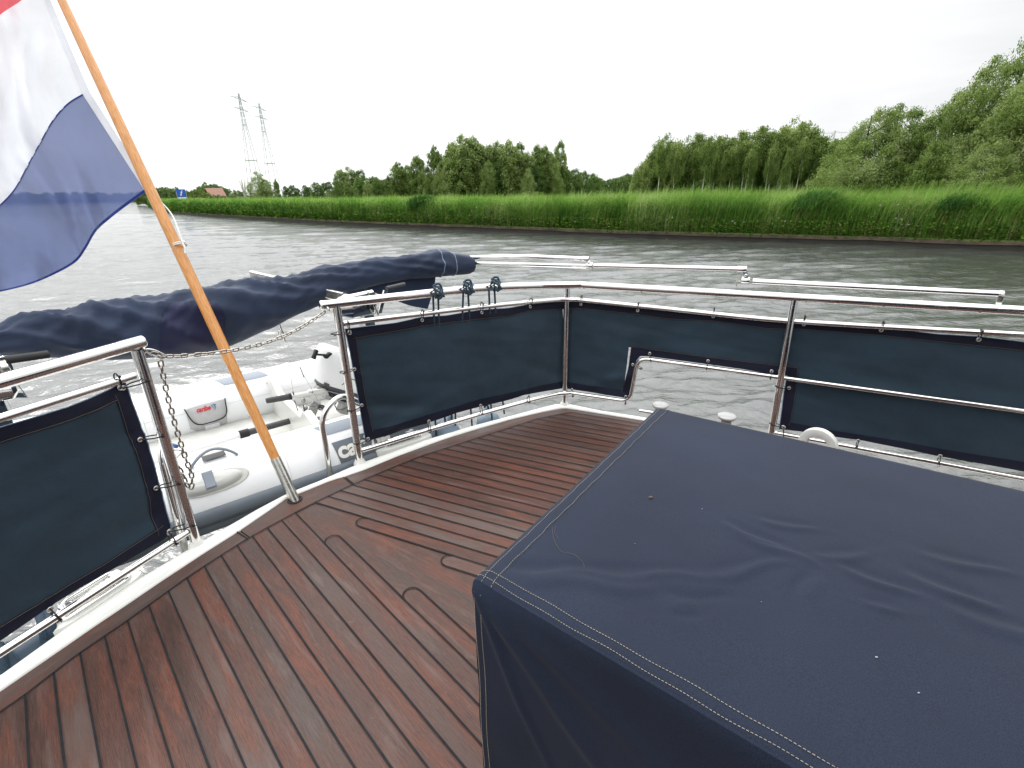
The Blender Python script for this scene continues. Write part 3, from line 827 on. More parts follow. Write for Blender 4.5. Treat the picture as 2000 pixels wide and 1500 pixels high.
# ================================================================== WEATHER CLOTHS
def wob(p, amp=1.0):
    q = Vector((p.x * 3.1, p.y * 3.1, p.z * 4.2))
    dg = Vector(((p.x + p.y) * 1.6 + p.z * 3.0, (p.x - p.y) * .8 + p.z * 9.0, 2.0))
    return amp * (.010 * noise.noise(q) + .004 * noise.noise(q * 2.7 + Vector((5, 1, 2))) + .0028 * max(0, 1 - 3.5 * abs(noise.noise(dg))))
def crease(p, c, d, ln, w, amp):     # a soft fold running from c along d
    v = p - c; t = v.dot(d); s = (v - d * t).length
    return 1.7 * amp * math.exp(-(s / w) ** 2) * (1 if 0 < t < ln else math.exp(-((t if t < 0 else t - ln) / .05) ** 2)) * (1 - max(0, min(1, t / ln)) * .8)
class Cloth:
    def __init__(s, root, A, B, off, folds=(), eyes=()):
        s.root = root; s.A, s.B, s.off = A, B, off
        e = Vector((B[0] - A[0], B[1] - A[1], 0)).normalized(); s.e = e; s.n = Vector((-e.y, e.x, 0)); s.folds = folds; s.puck = [(PV(x, y, A, B, off), i * 1.3) for i, (x, y) in enumerate(eyes)]
    def pt(s, px, py, lift=0):
        p = PV(px, py, s.A, s.B, s.off)
        d = wob(p)
        for (cx, cy, dx, dy, ln, w, am) in s.folds:
            c = PV(cx, cy, s.A, s.B, s.off); q = PV(dx, dy, s.A, s.B, s.off)
            d += crease(p, c, (q - c).normalized(), (q - c).length if ln is None else ln, w, am)
        for q, dr_ in s.puck:
            v = p - q; r = v.length
            if r < .16: d += .0055 * math.cos(5 * math.atan2(v.z, v.dot(s.e)) + dr_) * math.exp(-r / .05) * min(1, r / .02)
        return p + s.n * (d - lift)
    def panel(s, mb, T, Bm, nx, nz=26):
        def rs(P, n):
            V = [Vector((x, y, 0)) for x, y in P]; return resample(V, n)
        a, b = rs(T, nx), rs(Bm, nx); vs = []
        for i in range(nx):
            for j in range(nz + 1):
                q = a[i].lerp(b[i], j / nz); vs.append(s.pt(q.x, q.y))
        mb.add(vs, [(i * (nz + 1) + j, i * (nz + 1) + j + 1, (i + 1) * (nz + 1) + j + 1, (i + 1) * (nz + 1) + j) for i in range(nx - 1) for j in range(nz)], None, True)
    def border(s, mb, O, I, n=60, st=None, pipe=None):
        V = lambda P: resample([Vector((x, y, 0)) for x, y in P], n)
        a, b = V(O), V(I); k = 4; vs = []
        for i in range(n):
            for j in range(k + 1):
                q = a[i].lerp(b[i], j / k); vs.append(s.pt(q.x, q.y, .0045 - (.0015 if j in (0, k) else 0)))
        mb.add(vs, [(i * (k + 1) + j, i * (k + 1) + j + 1, (i + 1) * (k + 1) + j + 1, (i + 1) * (k + 1) + j) for i in range(n - 1) for j in range(k)], None, True)
        if st is not None: st.tube([s.pt(*(a[i].lerp(b[i], .94).xy), .0062) for i in range(n)], .0009, 4, False)
        if pipe is not None: pipe.tube([s.pt(*(a[i].lerp(b[i], -.02).xy), .003) for i in range(n)], .0022, 6, False)
    def eyelet(s, px, py, label=None):
        p = s.pt(px, py, .0075)
        b = MB().torus(p, s.n, .0085, .0024, 20, 8); b.lathe(p + s.n * .002, -s.n, [(0, .0078), (.0012, .0065), (.0012, .002)], 16)
        b.build('eyelet', M['brass'], s.root); return p
    def tie(s, px, py, rx, ry, rad):
        p = s.eyelet(px, py)
        r = PV(rx, ry, s.A, s.B, 0)
        d = (r - p); L = d.length; d.normalize(); c = p.lerp(r, .5) + d * (rad * .5)
        hl = L / 2 + rad * .5 + .004; hw = rad + .003; w = s.n
        pts = []
        for i in range(26):
            a = 2 * PI * i / 26
            u = math.cos(a)
            pts.append(c + d * hl * u + w * math.sin(a) * (hw if u > -.1 else hw * (.35 + .65 * (1 + (u + .1) / .9))))
        b = MB().tube(pts, .0029 if rad > .02 else .0026, 6, False, True)
        hp = c + d * (hl - rad * .8) - w * (hw + .001)
        tw = d * random.uniform(.4, 1) + Vector((random.uniform(-.3, .3), 0, random.uniform(-.4, .1)))
        b.box(hp, d, w, d.cross(w), .0042, .003, .0042)
        b.tube([hp, hp + tw.normalized() * .012], .0016, 5)
        b.build('cable_tie', M['black'], s.root)

cl1 = empty('weather_cloth', PV(100, 1150, PL, P1, .02), 'slate blue weather cloth tied to the guard rail left of the flagpole', 'weather cloth', 'weather cloths tied along the guard rails')
c1 = Cloth(cl1, PL, P1, .012, [(300, 1010, 150, 1100, None, .05, .012), (180, 800, 60, 900, None, .06, -.008)], [(232, 757), (271, 858), (303, 953), (328, 1037), (97, 1190)])
pm = MB(); hm = MB(); sm_ = MB(); pi_ = MB()
T = [(-330, 955), (-150, 894), (0, 853), (120, 815), (238, 768)]; Bt = [(-330, 1415), (-150, 1310), (0, 1228), (90, 1176), (200, 1115), (322, 1042)]
c1.panel(pm, T, Bt, 90); pm.build('cloth_panel', M['netting'], cl1)
c1.border(hm, [(-330, 938), (-150, 880), (0, 836), (130, 795), (243, 747)], [(-330, 965), (-150, 906), (0, 866), (130, 822), (224, 783)], 60, sm_, pi_)
c1.border(hm, [(243, 747), (262, 800), (281, 849), (298, 906), (316, 964), (336, 1043)], [(221, 772), (240, 825), (257, 870), (276, 925), (293, 985), (307, 1046)], 50, sm_, pi_)
c1.border(hm, [(-330, 1450), (-150, 1343), (0, 1252), (107, 1180), (213, 1114), (337, 1042)], [(-330, 1418), (-150, 1308), (0, 1222), (90, 1168), (200, 1102), (318, 1025)], 60, sm_)
hm.build('hem', M['hem'], cl1); sm_.build('stitching', M['thread_dark'], cl1); pi_.build('piping', M['piping'], cl1)
for a in [(232, 757, 228, 738, RM), (271, 858, 305, 852, RP), (303, 953, 338, 945, RP), (328, 1037, 366, 1026, RP), (97, 1190, 110, 1205, RM), (328, 1040, 338, 1058, RM), (238, 757, 276, 745, RP)]: c1.tie(*a)
c1.eyelet(-120, 1325)

cl2 = empty('weather_cloth', PV(1102, 780, P2, P3, .02), 'slate blue weather cloth wrapping the stern corner post, notched above the side gap', 'weather cloth', 'weather cloths tied along the guard rails')
c2 = Cloth(cl2, P2, P3, .026, [(735, 790, 880, 800, None, .04, .012), (760, 840, 900, 760, None, .04, -.010), (1095, 735, 1000, 700, None, .04, .008)], [(682, 648), (692, 721), (706, 791), (718, 856), (824, 625), (940, 610), (1036, 599), (837, 822), (939, 792), (1031, 773)])
pm = MB(); hm = MB(); sm_ = MB(); pi_ = MB()
c2.panel(pm, [(692, 655), (822, 634), (890, 626), (1000, 614), (1035, 605), (1100, 602)], [(722, 846), (824, 816), (890, 797), (941, 783), (1000, 769), (1029, 765), (1100, 749)], 80)
c2.border(hm, [(674, 643), (690, 641), (770, 631), (822, 620), (870, 617), (937, 606), (994, 602), (1035, 595), (1101, 589)], [(690, 662), (770, 648), (822, 638), (890, 629), (950, 622), (1000, 617), (1035, 608), (1101, 604)], 70, sm_, pi_)
c2.border(hm, [(674, 643), (684, 690), (697, 760), (714, 862)], [(696, 657), (702, 700), (712, 765), (729, 842)], 40, sm_, pi_)
c2.border(hm, [(714, 863), (780, 842), (833, 827), (890, 807), (941, 794), (1000, 779), (1020, 772), (1101, 758)], [(722, 842), (780, 826), (824, 813), (890, 794), (941, 779), (1009, 764), (1060, 752), (1101, 745)], 70)
B3n = P3 + SD
c3_ = Cloth(cl2, P3, B3n, .026, [(1215, 765, 1130, 735, None, .03, .012), (1225, 735, 1120, 760, None, .035, -.010), (1540, 740, 1620, 800, None, .05, .008), (1700, 740, 1900, 790, None, .06, .008)], [(1135, 594), (1246, 606), (1393, 618), (1570, 633), (1721, 645), (1911, 663), (1118, 760), (1222, 775), (1236, 712), (1269, 690), (1383, 704), (1507, 724), (1541, 758), (1529, 833), (1676, 860), (1835, 889)])
top = [(1104, 602), (1138, 602), (1243, 613), (1302, 622), (1390, 626), (1500, 641), (1563, 642), (1723, 655), (1903, 674), (2000, 685), (2200, 709)]
def cut(P, x0, x1): return [(x0, interp(P, x0))] + [p for p in P if x0 < p[0] < x1] + [(x1, interp(P, x1))]
c3_.panel(pm, cut(top, 1104, 1236), [(1104, 750), (1160, 759), (1218, 768)], 30)
nt_ = [(1228, 678), (1273, 684), (1390, 700), (1450, 706), (1522, 716), (1556, 720)]
c3_.panel(pm, cut(top, 1232, 1556), nt_, 56, 14)
c3_.panel(pm, cut(top, 1554, 2200), [(1536, 832), (1683, 854), (1833, 880), (2000, 908), (2200, 940)], 80)
pm.build('cloth_panel', M['netting'], cl2)
to = [(1103, 589), (1138, 590), (1243, 600), (1302, 607), (1396, 613), (1500, 628), (1533, 627), (1557, 628), (1617, 634), (1723, 640), (1833, 653), (1917, 658), (2000, 668), (2200, 690)]
ti = [(1103, 603), (1138, 603), (1243, 614), (1302, 623), (1390, 627), (1500, 642), (1533, 643), (1563, 643), (1723, 656), (1903, 675), (2000, 686), (2200, 710)]
c3_.border(hm, to, ti, 120, sm_, pi_)
c3_.border(hm, [(1103, 758), (1160, 766), (1228, 779)], [(1103, 745), (1160, 753), (1215, 764)], 20)
c3_.border(hm, [(1226, 782), (1233, 752), (1239, 722), (1243, 704), (1250, 695)], [(1213, 767), (1222, 740), (1227, 719), (1231, 690), (1233, 675)], 24, sm_, pi_)
c3_.border(hm, [(1244, 695), (1270, 696), (1384, 711), (1450, 720), (1507, 731), (1560, 738)], [(1233, 675), (1273, 681), (1390, 697), (1450, 704), (1522, 713), (1558, 717)], 50, sm_)
c3_.border(hm, [(1537, 736), (1531, 770), (1526, 810), (1522, 838)], [(1559, 717), (1557, 755), (1550, 795), (1543, 830)], 24, sm_, pi_)
c3_.border(hm, [(1521, 838), (1560, 842), (1677, 859), (1833, 890), (1917, 906), (2000, 922), (2200, 955)], [(1541, 825), (1683, 849), (1833, 875), (2000, 903), (2200, 935)], 70)
hm.build('hem', M['hem'], cl2); sm_.build('stitching', M['thread_dark'], cl2); pi_.build('piping', M['piping'], cl2)
for a in [(682, 648, 680, 632, RM), (683, 650, 655, 652, RP), (692, 721, 672, 726, RP), (706, 791, 686, 800, RP), (718, 856, 698, 864, RP), (824, 625, 825, 610, RM), (940, 610, 941, 595, RM), (1036, 599, 1037, 586, RM), (837, 822, 839, 836, RM), (939, 792, 940, 804, RM), (1031, 773, 1032, 782, RM)]: c2.tie(*a)
for a in [(1135, 594, 1136, 581, RM), (1246, 606, 1247, 595, RM), (1393, 618, 1395, 605, RM), (1570, 633, 1572, 620, RM), (1721, 645, 1725, 632, RM), (1911, 663, 1916, 648, RM), (1118, 760, 1119, 770, RM), (1222, 775, 1222, 785, RM), (1236, 712, 1250, 718, RM), (1269, 690, 1271, 701, RM), (1383, 704, 1381, 716, RM), (1507, 724, 1505, 735, RM), (1541, 758, 1522, 755, RP), (1529, 833, 1510, 828, RP), (1531, 834, 1530, 848, RM), (1676, 860, 1674, 868, RM), (1835, 889, 1833, 901, RM)]: c3_.tie(*a)

# ================================================================== COVERED BOX IN THE FOREGROUND
BH = .72
A0 = Z(927, 1122, BH); B0 = Z(1284, 792, BH); fwd = Vector((math.cos(R_(-35.4)), math.sin(R_(-35.4)), 0)); lat = (B0 - A0); lat.z = 0
boxr = empty('box_cover', Vector((A0.x + .4, A0.y, 0)), 'creased navy canvas cover with tan stitching over a box in the foreground', 'cover')
fwdn = Vector((math.cos(R_(-38.5)), math.sin(R_(-38.5)), 0))
LF = 2.2
def topxy(u, v):       # u along forward 0..1, v across 0 near .. 1 far
    near = A0 + fwdn * LF * u; far = B0 + fwd * LF * u
    return near.lerp(far, v)
def on_top(px, py):
    q = Z(px, py, BH); v = .5; u = .3
    for _ in range(30):
        p = topxy(u, v); d = q - p; u += d.dot(fwd) / LF * .8; v += d.dot(lat.normalized()) / lat.length * .8
    return u, v
folds = []
for (x0, y0, x1, y1, w, a) in [(975, 1130, 1290, 1150, .020, .007), (985, 1118, 1380, 1128, .016, .006), (1290, 1150, 1440, 1170, .014, -.003), (1380, 1128, 1540, 1100, .014, .005), (1410, 1022, 1545, 1080, .012, .005), (1430, 1040, 1590, 1105, .014, .006), (1480, 1018, 1600, 1040, .012, .004), (1600, 1090, 1700, 1085, .012, .004), (1640, 1110, 1800, 1170, .014, .006), (1760, 1120, 1960, 1200, .018, .007), (1800, 1085, 1990, 1125, .016, .005), (1580, 1120, 1560, 1160, .012, -.004), (1690, 1180, 1760, 1190, .010, .004), (1850, 1190, 2050, 1260, .022, .006), (1310, 1200, 1370, 1190, .012, -.003)]:
    folds.append((Z(x0, y0, BH), Z(x1, y1, BH), w, a))
def topz(p):
    z = 0
    for c, q, w, a in folds:
        d = (q - c); ln = d.length; d = d / ln; v = p - c; v = Vector((v.x, v.y, 0)); t = v.dot(d); s = (v - d * t)
        sgn = s.x * (-d.y) + s.y * d.x; s = abs(sgn + .01 * math.sin(t * 30))
        e = 1 if 0 < t < ln else math.exp(-((t if t < 0 else t - ln) / .04) ** 2)
        sh = math.sin(max(0, min(1, t / ln)) * PI) ** .5 if 0 < t < ln else .0
        z += a * 1.1 * math.exp(-(s / (w * .95)) ** 2) * (.25 + .75 * sh) * e - a * .62 * math.exp(-((sgn - w * 1.6) / w) ** 2) * e * sh
    z += .006 * noise.noise(Vector((p.x * 2.2, p.y * 2.2, 0))) + .002 * noise.noise(Vector((p.x * 7, p.y * 7, 3)))
    return z
def topP(u, v, lift=0):
    p = topxy(u, v)
    ed = min(v * lat.length, (1 - v) * lat.length, u * LF)
    k = max(0, min(1, ed / .08)); k = k * k * (3 - 2 * k)
    z = BH + topz(p) * k - .012 * (1 - min(1, ed / .03)) ** 2 + lift
    return Vector((p.x, p.y, z))
NU, NV = 320, 230
U = [(i / NU) ** 1.15 for i in range(NU + 1)]
tb = MB(); vs = [topP(u, j / NV) for u in U for j in range(NV + 1)]
tb.add(vs, [(i * (NV + 1) + j, (i + 1) * (NV + 1) + j, (i + 1) * (NV + 1) + j + 1, i * (NV + 1) + j + 1) for i in range(NU) for j in range(NV)], None, True)
tb.build('top_panel', M['canvas'], boxr)
def side(edge, outn, name, n, d0=.0, fold=1):       # hanging side panel below an edge polyline
    b = MB(); K = 60; vs = []
    for i, p in enumerate(edge):
        for j in range(K + 1):
            t = j / K; z = p.z - t * (p.z - .02); s = i / len(edge)
            o = .006 * math.sin(min(1, t * 25) * PI / 2) + fold * (.020 * t * math.sin(s * 23 + t * 2.5 + 1) * min(1, s * 14 + .1) + .010 * noise.noise(Vector((s * 9, t * 4, n))) * min(1, t * 6))
            # diagonal drag folds from the corner
            for (sl, am, w) in ((1.0, .016, .012), (2.4, .012, .02), (.45, .010, .010)):
                L = i * .0075; dd = L * sl - t * .72
                o += fold * am * math.exp(-(dd / .035) ** 2) * min(1, t * 8) * math.exp(-t * 1.6)
            vs.append(Vector((p.x, p.y, z)) + outn * o)
    b.add(vs, [(i * (K + 1) + j, i * (K + 1) + j + 1, (i + 1) * (K + 1) + j + 1, (i + 1) * (K + 1) + j) for i in range(len(edge) - 1) for j in range(K)], None, True)
    return b.build(name, M['canvas'], boxr)
nearE = [topP(i / 290, 0) for i in range(291)]; nn_ = Vector((fwdn.y, -fwdn.x, 0))
side(nearE, nn_, 'side_panel', 1)
backE = [topP(0, i / 150) for i in range(151)]; bn = -fwd
side(backE, bn, 'side_panel', 2, fold=.35)
farE = [topP(i / 200, 1) for i in range(201)]; side(farE, -nn_, 'side_panel', 3, fold=.3)
# felled seams and stitching
sb = MB(); se = MB()
def on_edge(fn, n, inset, along_len, seam_h=.0022):
    a = []
    for i in range(n + 1): a.append(fn(i / n))
    return a
def dashes(fn, L, pitch=.0062, ln=.0044):
    k = int(L / pitch)
    for i in range(k):
        a = fn((i + .1) * pitch / L); b = fn((i * pitch + ln) / L)
        sb.tube([a, a.lerp(b, .5) + UPZ * .0004, b], .00075, 4, True)
dl = lat.length
wf = lambda s: .0009 * math.sin(s * 90) + .0008 * math.sin(s * 41 + 1)
dashes(lambda s: topP(min(1, s * .92), (.010 + wf(s)) / dl, .0016), LF * .92)
dashes(lambda s: topP(min(1, s * .92), (.028 + wf(s + 3)) / dl, .0016), LF * .92)
dashes(lambda s: topP((.018 + wf(s)) / LF, s, .0016), dl)
dashes(lambda s: topP((.046 + wf(s + 2)) / LF, s, .0016), dl)
dashes(lambda s: topP(min(1, s * .9), 1 - (.012 + wf(s)) / dl, .0016), LF * .9)
def drop(off):
    def f(s): p = topP(0, 0); return Vector((p.x, p.y, p.z - .02 - s * .68)) + fwdn * off + nn_ * (.0085 + .002 * math.sin(s * 12)) + nn_ * .004
    return f
dashes(drop(.008), .68); dashes(drop(.026), .68)
sb.build('stitching', M['stitch'], boxr)
seams = MB()
for v0, v1 in ((.006, .031),):
    pass
def strip(fn, n):
    vs = []
    for i in range(n + 1):
        a, b, c, d = fn(i / n); vs += [a, b, c, d]
    seams.add(vs, [(4 * i + k, 4 * i + k + 1, 4 * i + 4 + k + 1, 4 * i + 4 + k) for i in range(n) for k in range(3)], None, True)
strip(lambda s: (topP(s * .98, .003 / dl, -.001), topP(s * .98, .006 / dl, .0012), topP(s * .98, .032 / dl, .0012), topP(s * .98, .036 / dl, -.001)), 260)
strip(lambda s: (topP(.006 / LF, s, -.001), topP(.010 / LF, s, .0012), topP(.050 / LF, s, .0012), topP(.055 / LF, s, -.001)), 130)
seams.build('seam', M['canvas'], boxr)
# specks and threads lying on the cover
def onbox(px, py, lift=.0025):
    u, v = on_top(px, py); return topP(u, v, lift)
pet = MB()
for (x, y, s) in [(1371, 996, .0016), (1712, 1282, .0028), (1795, 1352, .0022), (1487, 1175, .0011), (1240, 1062, .0010)]:
    p = onbox(x, y); a = random.uniform(0, PI); pet.loft([[p + Vector((math.cos(q + a) * s * .9, math.sin(q + a) * s * .5 * (1.3 if q < 3 else .8), z_)) for q in [2 * PI * i / 8 for i in range(8)]] for z_ in (-.0015, -.0006)])
o = pet.build('petals', M['stitch_pale'], None); tag(o, 'tiny white petals and specks scattered on the navy canvas cover', 'petals', kind='stuff')
p = onbox(1271, 974, .003); lf = MB(); lf.loft([[p + Vector((math.cos(a) * .006 * s, math.sin(a) * .0028 * s, zz)) for a in [2 * PI * i / 10 for i in range(10)]] for s, zz in ((.9, -.001), (1, .0015), (.5, .004))]); tag(lf.build('withered_leaf', M['thread_dark']), 'small dry brown leaf lying on the navy canvas cover', 'leaf')
hair = MB().tube(catmull([onbox(1078, 1030), onbox(1082, 1055), onbox(1096, 1078), onbox(1120, 1084), onbox(1138, 1098), onbox(1141, 1110)], 8), .0003, 4)
hair.tube(catmull([onbox(1086, 1028), onbox(1083, 1042), onbox(1090, 1052)], 5), .0003, 4)
tag(hair.build('loose_thread', M['thread_dark']), 'thin pale thread curled on the near left part of the canvas cover', 'thread')

# ================================================================== FOLDED AWNING OVER THE STERN
awn = empty('folded_awning', PV(1950, 600, P3, B3), 'folded sun awning rolled in navy canvas with telescopic steel frame lying past the stern rail', 'awning')
def PT(px, py, off=.055): return PV(px, py, P3, B3, off)
ES = lambda a, b, n=2: [a.lerp(b, i / (n - 1)) for i in range(n)]
f1 = MB().tube([PT(1955, 575), PT(1470, 550)], .0185, 18); fo1 = f1.build('frame_tube', M['rail'], awn)
MB().lathe(PT(1955, 575), (PT(1955, 575) - PT(1470, 550)), [(-.012, .022), (.006, .022), (.009, .016)], 20).build('end_cap', M['steel'], fo1)
MB().box(PT(1951, 590, .04), UPZ, SD, SN, .035, .012, .006).build('mount_plate', M['steel_dull'], fo1, bevel=.002)
f2 = MB().tube([PT(1447, 526), PT(1160, 519)], .016, 18); fo2 = f2.build('frame_tube', M['rail'], awn)
f3 = MB().tube([PT(1146, 506), PT(1030, 501), PT(918, 503)], .0155, 16); fo3 = f3.build('frame_tube', M['rail'], awn)
f4 = MB().tube([PT(1152, 519), PT(1020, 516), PT(915, 513)], .012, 14); f4.tube([PT(1150, 525, .08), PT(1030, 521, .08), PT(918, 516, .08)], .006, 10); f4.build('frame_tube', M['rail'], awn)
def hinge(cx, cy, tx, ty, name='hinge'):
    b = MB(); c = PT(cx, cy); t = PT(tx, ty)
    b.box(c.lerp(t, .5) + SD * .012, (t - c), SD, SN, (t - c).length / 2 + .01, .011, .014)
    b.lathe(c, SD, [(-.022, .021), (-.02, .0225), (.02, .0225), (.022, .021)], 18); b.lathe(t, SD, [(-.026, .0175), (-.024, .019), (.024, .019), (.026, .0175)], 18)
    b.lathe(c.lerp(t, .5) + SD * .012 - SN * .014, -SN, [(0, .009), (.006, .009), (.008, .005)], 12)
    b.build(name, M['steel'], fo2)
hinge(1456, 548, 1449, 526); hinge(1152, 519, 1143, 506)
MB().tube([PT(1448, 549, .03), PT(1438, 549, .03), PT(1439, 562, .03)], .0025, 6).build('pin', M['steel_dull'], fo1)
E0 = PT(922, 512); Lf = Vector((-2.17, 2.23, 0))
ce = (Lf - E0); ce.z = 0
def PC(px, py, off=0): return PV(px, py, (Lf.x, Lf.y), (E0.x, E0.y), off)
ST = [(-180, 690, 742), (-80, 664, 716), (0, 640, 694), (60, 612, 698), (100, 604, 699), (140, 606, 701), (200, 590, 703), (260, 585, 699), (310, 581, 696), (350, 576, 694), (400, 566, 689), (450, 554, 669), (500, 545, 648), (540, 543, 631), (570, 542, 617), (600, 535, 604), (640, 520, 588), (665, 518, 576), (700, 511, 565), (740, 503, 555), (770, 502, 550), (800, 497, 545), (830, 494, 543), (850, 489, 541), (872, 488, 539), (882, 493, 538), (900, 496, 537), (914, 498, 535), (922, 502, 531)]
cn = Vector((-ce.y, ce.x, 0)).normalized()
if cn.y < 0: cn = -cn
rings = []; NS = 40; xs = []
for (x0, a0, b0_), (x1, a1, b1_) in zip(ST, ST[1:]):
    m = max(1, int((x1 - x0) / 5))
    for k in range(m): t = k / m; xs.append((x0 + (x1 - x0) * t, a0 + (a1 - a0) * t, b0_ + (b1_ - b0_) * t))
xs.append(ST[-1])
for (x, yt, yb) in xs:
    a, b = PC(x, yt), PC(x, yb); c = a.lerp(b, .5); hh = (a - b).length / 2 * 1.0; dd = hh * (.75 if x < 800 else .9)
    ring = []
    L = (c - E0).length
    for k in range(NS):
        th = 2 * PI * k / NS; q = Vector((L * 2.6, math.cos(th) * 1.1, math.sin(th) * 1.1))
        q2 = Vector((L * 5.0 + math.sin(th) * 1.4, math.cos(th) * .9, math.sin(th) * 1.6))
        q3 = Vector((L * 7.5 - math.sin(th) * 2.2, math.cos(th) * .8, math.sin(th) * 1.2 + 9))
        rg = 1 - abs(noise.noise(q3)) * 3.0; rg2 = 1 - abs(noise.noise(q2 * .8 + Vector((11, 2, 5)))) * 3.0
        sp = Vector((L * 4.2 + th * .9, th * .8 + L * 1.1, 2.0)); rs_ = 1 - abs(noise.noise(sp)) * 3.4; sp2 = Vector((L * 7.5 - th * 1.2, th * .9, 8.0)); rs2 = 1 - abs(noise.noise(sp2)) * 3.4
        w = .13 * noise.noise(q * 1.1) + .17 * max(-.5, rs_) + .10 * max(-.5, rs2) + .03 * rg - .07
        w *= (.95 if x < 860 else .4)
        sn_ = math.sin(th); s = 1 + w * (1.0 if sn_ > -.2 else max(.18, 1 + (sn_ + .2) * 1.4)) * (.75 if sn_ > .85 else 1)
        ring.append(c + (UPZ * math.sin(th) * hh + cn * math.cos(th) * dd) * s)
    rings.append(ring)
cvb = MB().loft(rings, True, True); cvo = cvb.build('canvas_roll', M['canvas_boom'], awn)
fl = MB()
def slab(P, off, thick, mb):
    mb.prism([PC(x, y, off) for x, y in P], cn * thick)
slab([(690, 556), (740, 545), (800, 535), (852, 532), (850, 560), (836, 604), (800, 597), (760, 582)], .02, .02, fl)
fl.build('canvas_flap', M['canvas_boom'], awn, bevel=.006)
pb = MB(); P = []
cs = -1 if True else 1
def front(px, py, k=.99):    # point on the camera side of the roll
    for i in range(len(xs) - 1):
        if xs[i][0] <= px <= xs[i + 1][0]: break
    c = sum(rings[i], Vector()) / NS
    best = min(rings[i], key=lambda q: (lambda v: abs(750 - F * v.dot(CU) / v.dot(CF) - py) + (0 if (q - c).dot(cn) < 0 else 1000))(q - CO))
    return best
from mathutils.bvhtree import BVHTree
bvh = BVHTree.FromPolygons([Vector(v) for v in cvb.v], cvb.f)
def on_roll(px, py, lift=.004):
    d = ray(px, py).normalized(); hit = bvh.ray_cast(CO, d)
    return hit[0] - d * lift if hit[0] else PC(px, py, -.1)
gridx = [313 + i * 4.1 for i in range(32)]; gridv = []
for gx in gridx:
    e = max(0, 1 - (gx - 313) / 40); e2 = max(0, 1 - (440 - gx) / 30)
    top_ = interp([(313, 590), (360, 588), (400, 587), (440, 590)], gx) + 42 * (1 - math.sqrt(max(0, 1 - e * e))) + 34 * (1 - math.sqrt(max(0, 1 - e2 * e2))); bot_ = interp([(x, b) for x, a, b in ST], gx) - 5
    for j in range(17): gridv.append(on_roll(gx, top_ + (bot_ - top_) * j / 16))
pb.add(gridv, [(i * 17 + j, i * 17 + j + 1, (i + 1) * 17 + j + 1, (i + 1) * 17 + j) for i in range(31) for j in range(16)], None, True)
pb.build('reinforcement_patch', M['patch'], awn)
for (x0) in (856, 884):
    for i in range(len(xs) - 1):
        if xs[i][0] <= x0 <= xs[i + 1][0]: break
    R = rings[i]; c = sum(R, Vector()) / NS
    MB().tube([c + (q - c) * 1.01 for q in R], .004, 6, False, True).build('piping', M['piping'], awn)
MB().lathe(PC(921, 513), (E0 - Lf).normalized(), [(-.03, .045), (.0, .047), (.012, .03), (.02, .012)], 24).build('roll_end', M['hem'], awn)
MB().torus(PC(921, 510, -.045), (1, -1, 0), .010, .003, 16, 6).build('eye_ring', M['steel'], awn)

# ================================================================== ROPES AND FENDERS
def rope_hang(px, py, lines, name_label, fpos, fr, flen, fmat, flabel):
    c = PV(px, py, P2, P3)
    r = empty('fender_rope', c, name_label, 'rope', 'navy ropes knotted round the stern rail'); e = (P3 - P2).normalized(); n = Vector((-e.y, e.x, 0))
    k = MB(); R = RT + .006; g = random.Random(int(px))
    def coil(off, tilt, rr_=1.0):
        return [c + e * (off + tilt * math.sin(2 * PI * i / 20) + g.uniform(-.0012, .0012)) + (UPZ * math.cos(2 * PI * i / 20) + n * math.sin(2 * PI * i / 20)) * R * rr_ for i in range(20)]
    k.tube(coil(-.010, .009), .0062, 8, False, True); k.tube(coil(.004, -.010, 1.06), .0062, 8, False, True); k.tube(coil(.018, .007), .006, 8, False, True)
    f_ = -n * (R + .010)
    k.tube(catmull([c + e * -.022 + f_ * .3 + UPZ * (R + .002), c + e * -.012 + f_ * .9 + UPZ * .018, c + e * .012 + f_ * 1.15 - UPZ * .004, c + e * .030 + f_ * .8 - UPZ * .022, c + e * .034 + f_ * .2 - UPZ * .010, c + e * .022 + UPZ * (R + .012) + f_ * .2, c + e * .002 + UPZ * (R + .017) - f_ * .1, c + e * -.020 + UPZ * (R + .006)], 6), .0064, 8)
    k.tube(catmull([c + e * .028 + f_ * .7 + UPZ * .020, c + e * .008 + f_ * 1.2 + UPZ * .006, c + e * .010 + f_ * 1.2 - UPZ * .018, c + e * .000 + f_ * .8 - UPZ * .034], 6), .0062, 8)
    k.build('knot', M['rope'], r)
    for (dx, bx, by, off, sw) in lines:
        a = c + e * dx - UPZ * R * .8 + n * .012; b = PV(bx, by, P2, P3, off)
        MB().tube(catmull([a, a.lerp(b, .3) + e * sw, a.lerp(b, .7) + n * .02, b], 6), .0062, 8).build('line', M['rope'], r)
    return r
rope_hang(853, 571, [(-.02, 852, 850, .12, .004), (.012, 872, 850, .12, -.006)], 'navy rope knotted round the stern rail nearest the gate, two lines hanging', 0, 0, 0, 0, '')
rope_hang(912, 563, [(-.02, 889, 846, .12, .004), (.012, 922, 832, .12, .006)], 'navy rope knotted round the stern rail, the middle of three knots', 0, 0, 0, 0, '')
rope_hang(966, 557, [(-.035, 961, 820, .12, .003), (.005, 985, 808, .12, -.008)], 'navy rope with the biggest knot, on the stern rail nearest the corner post', 0, 0, 0, 0, '')
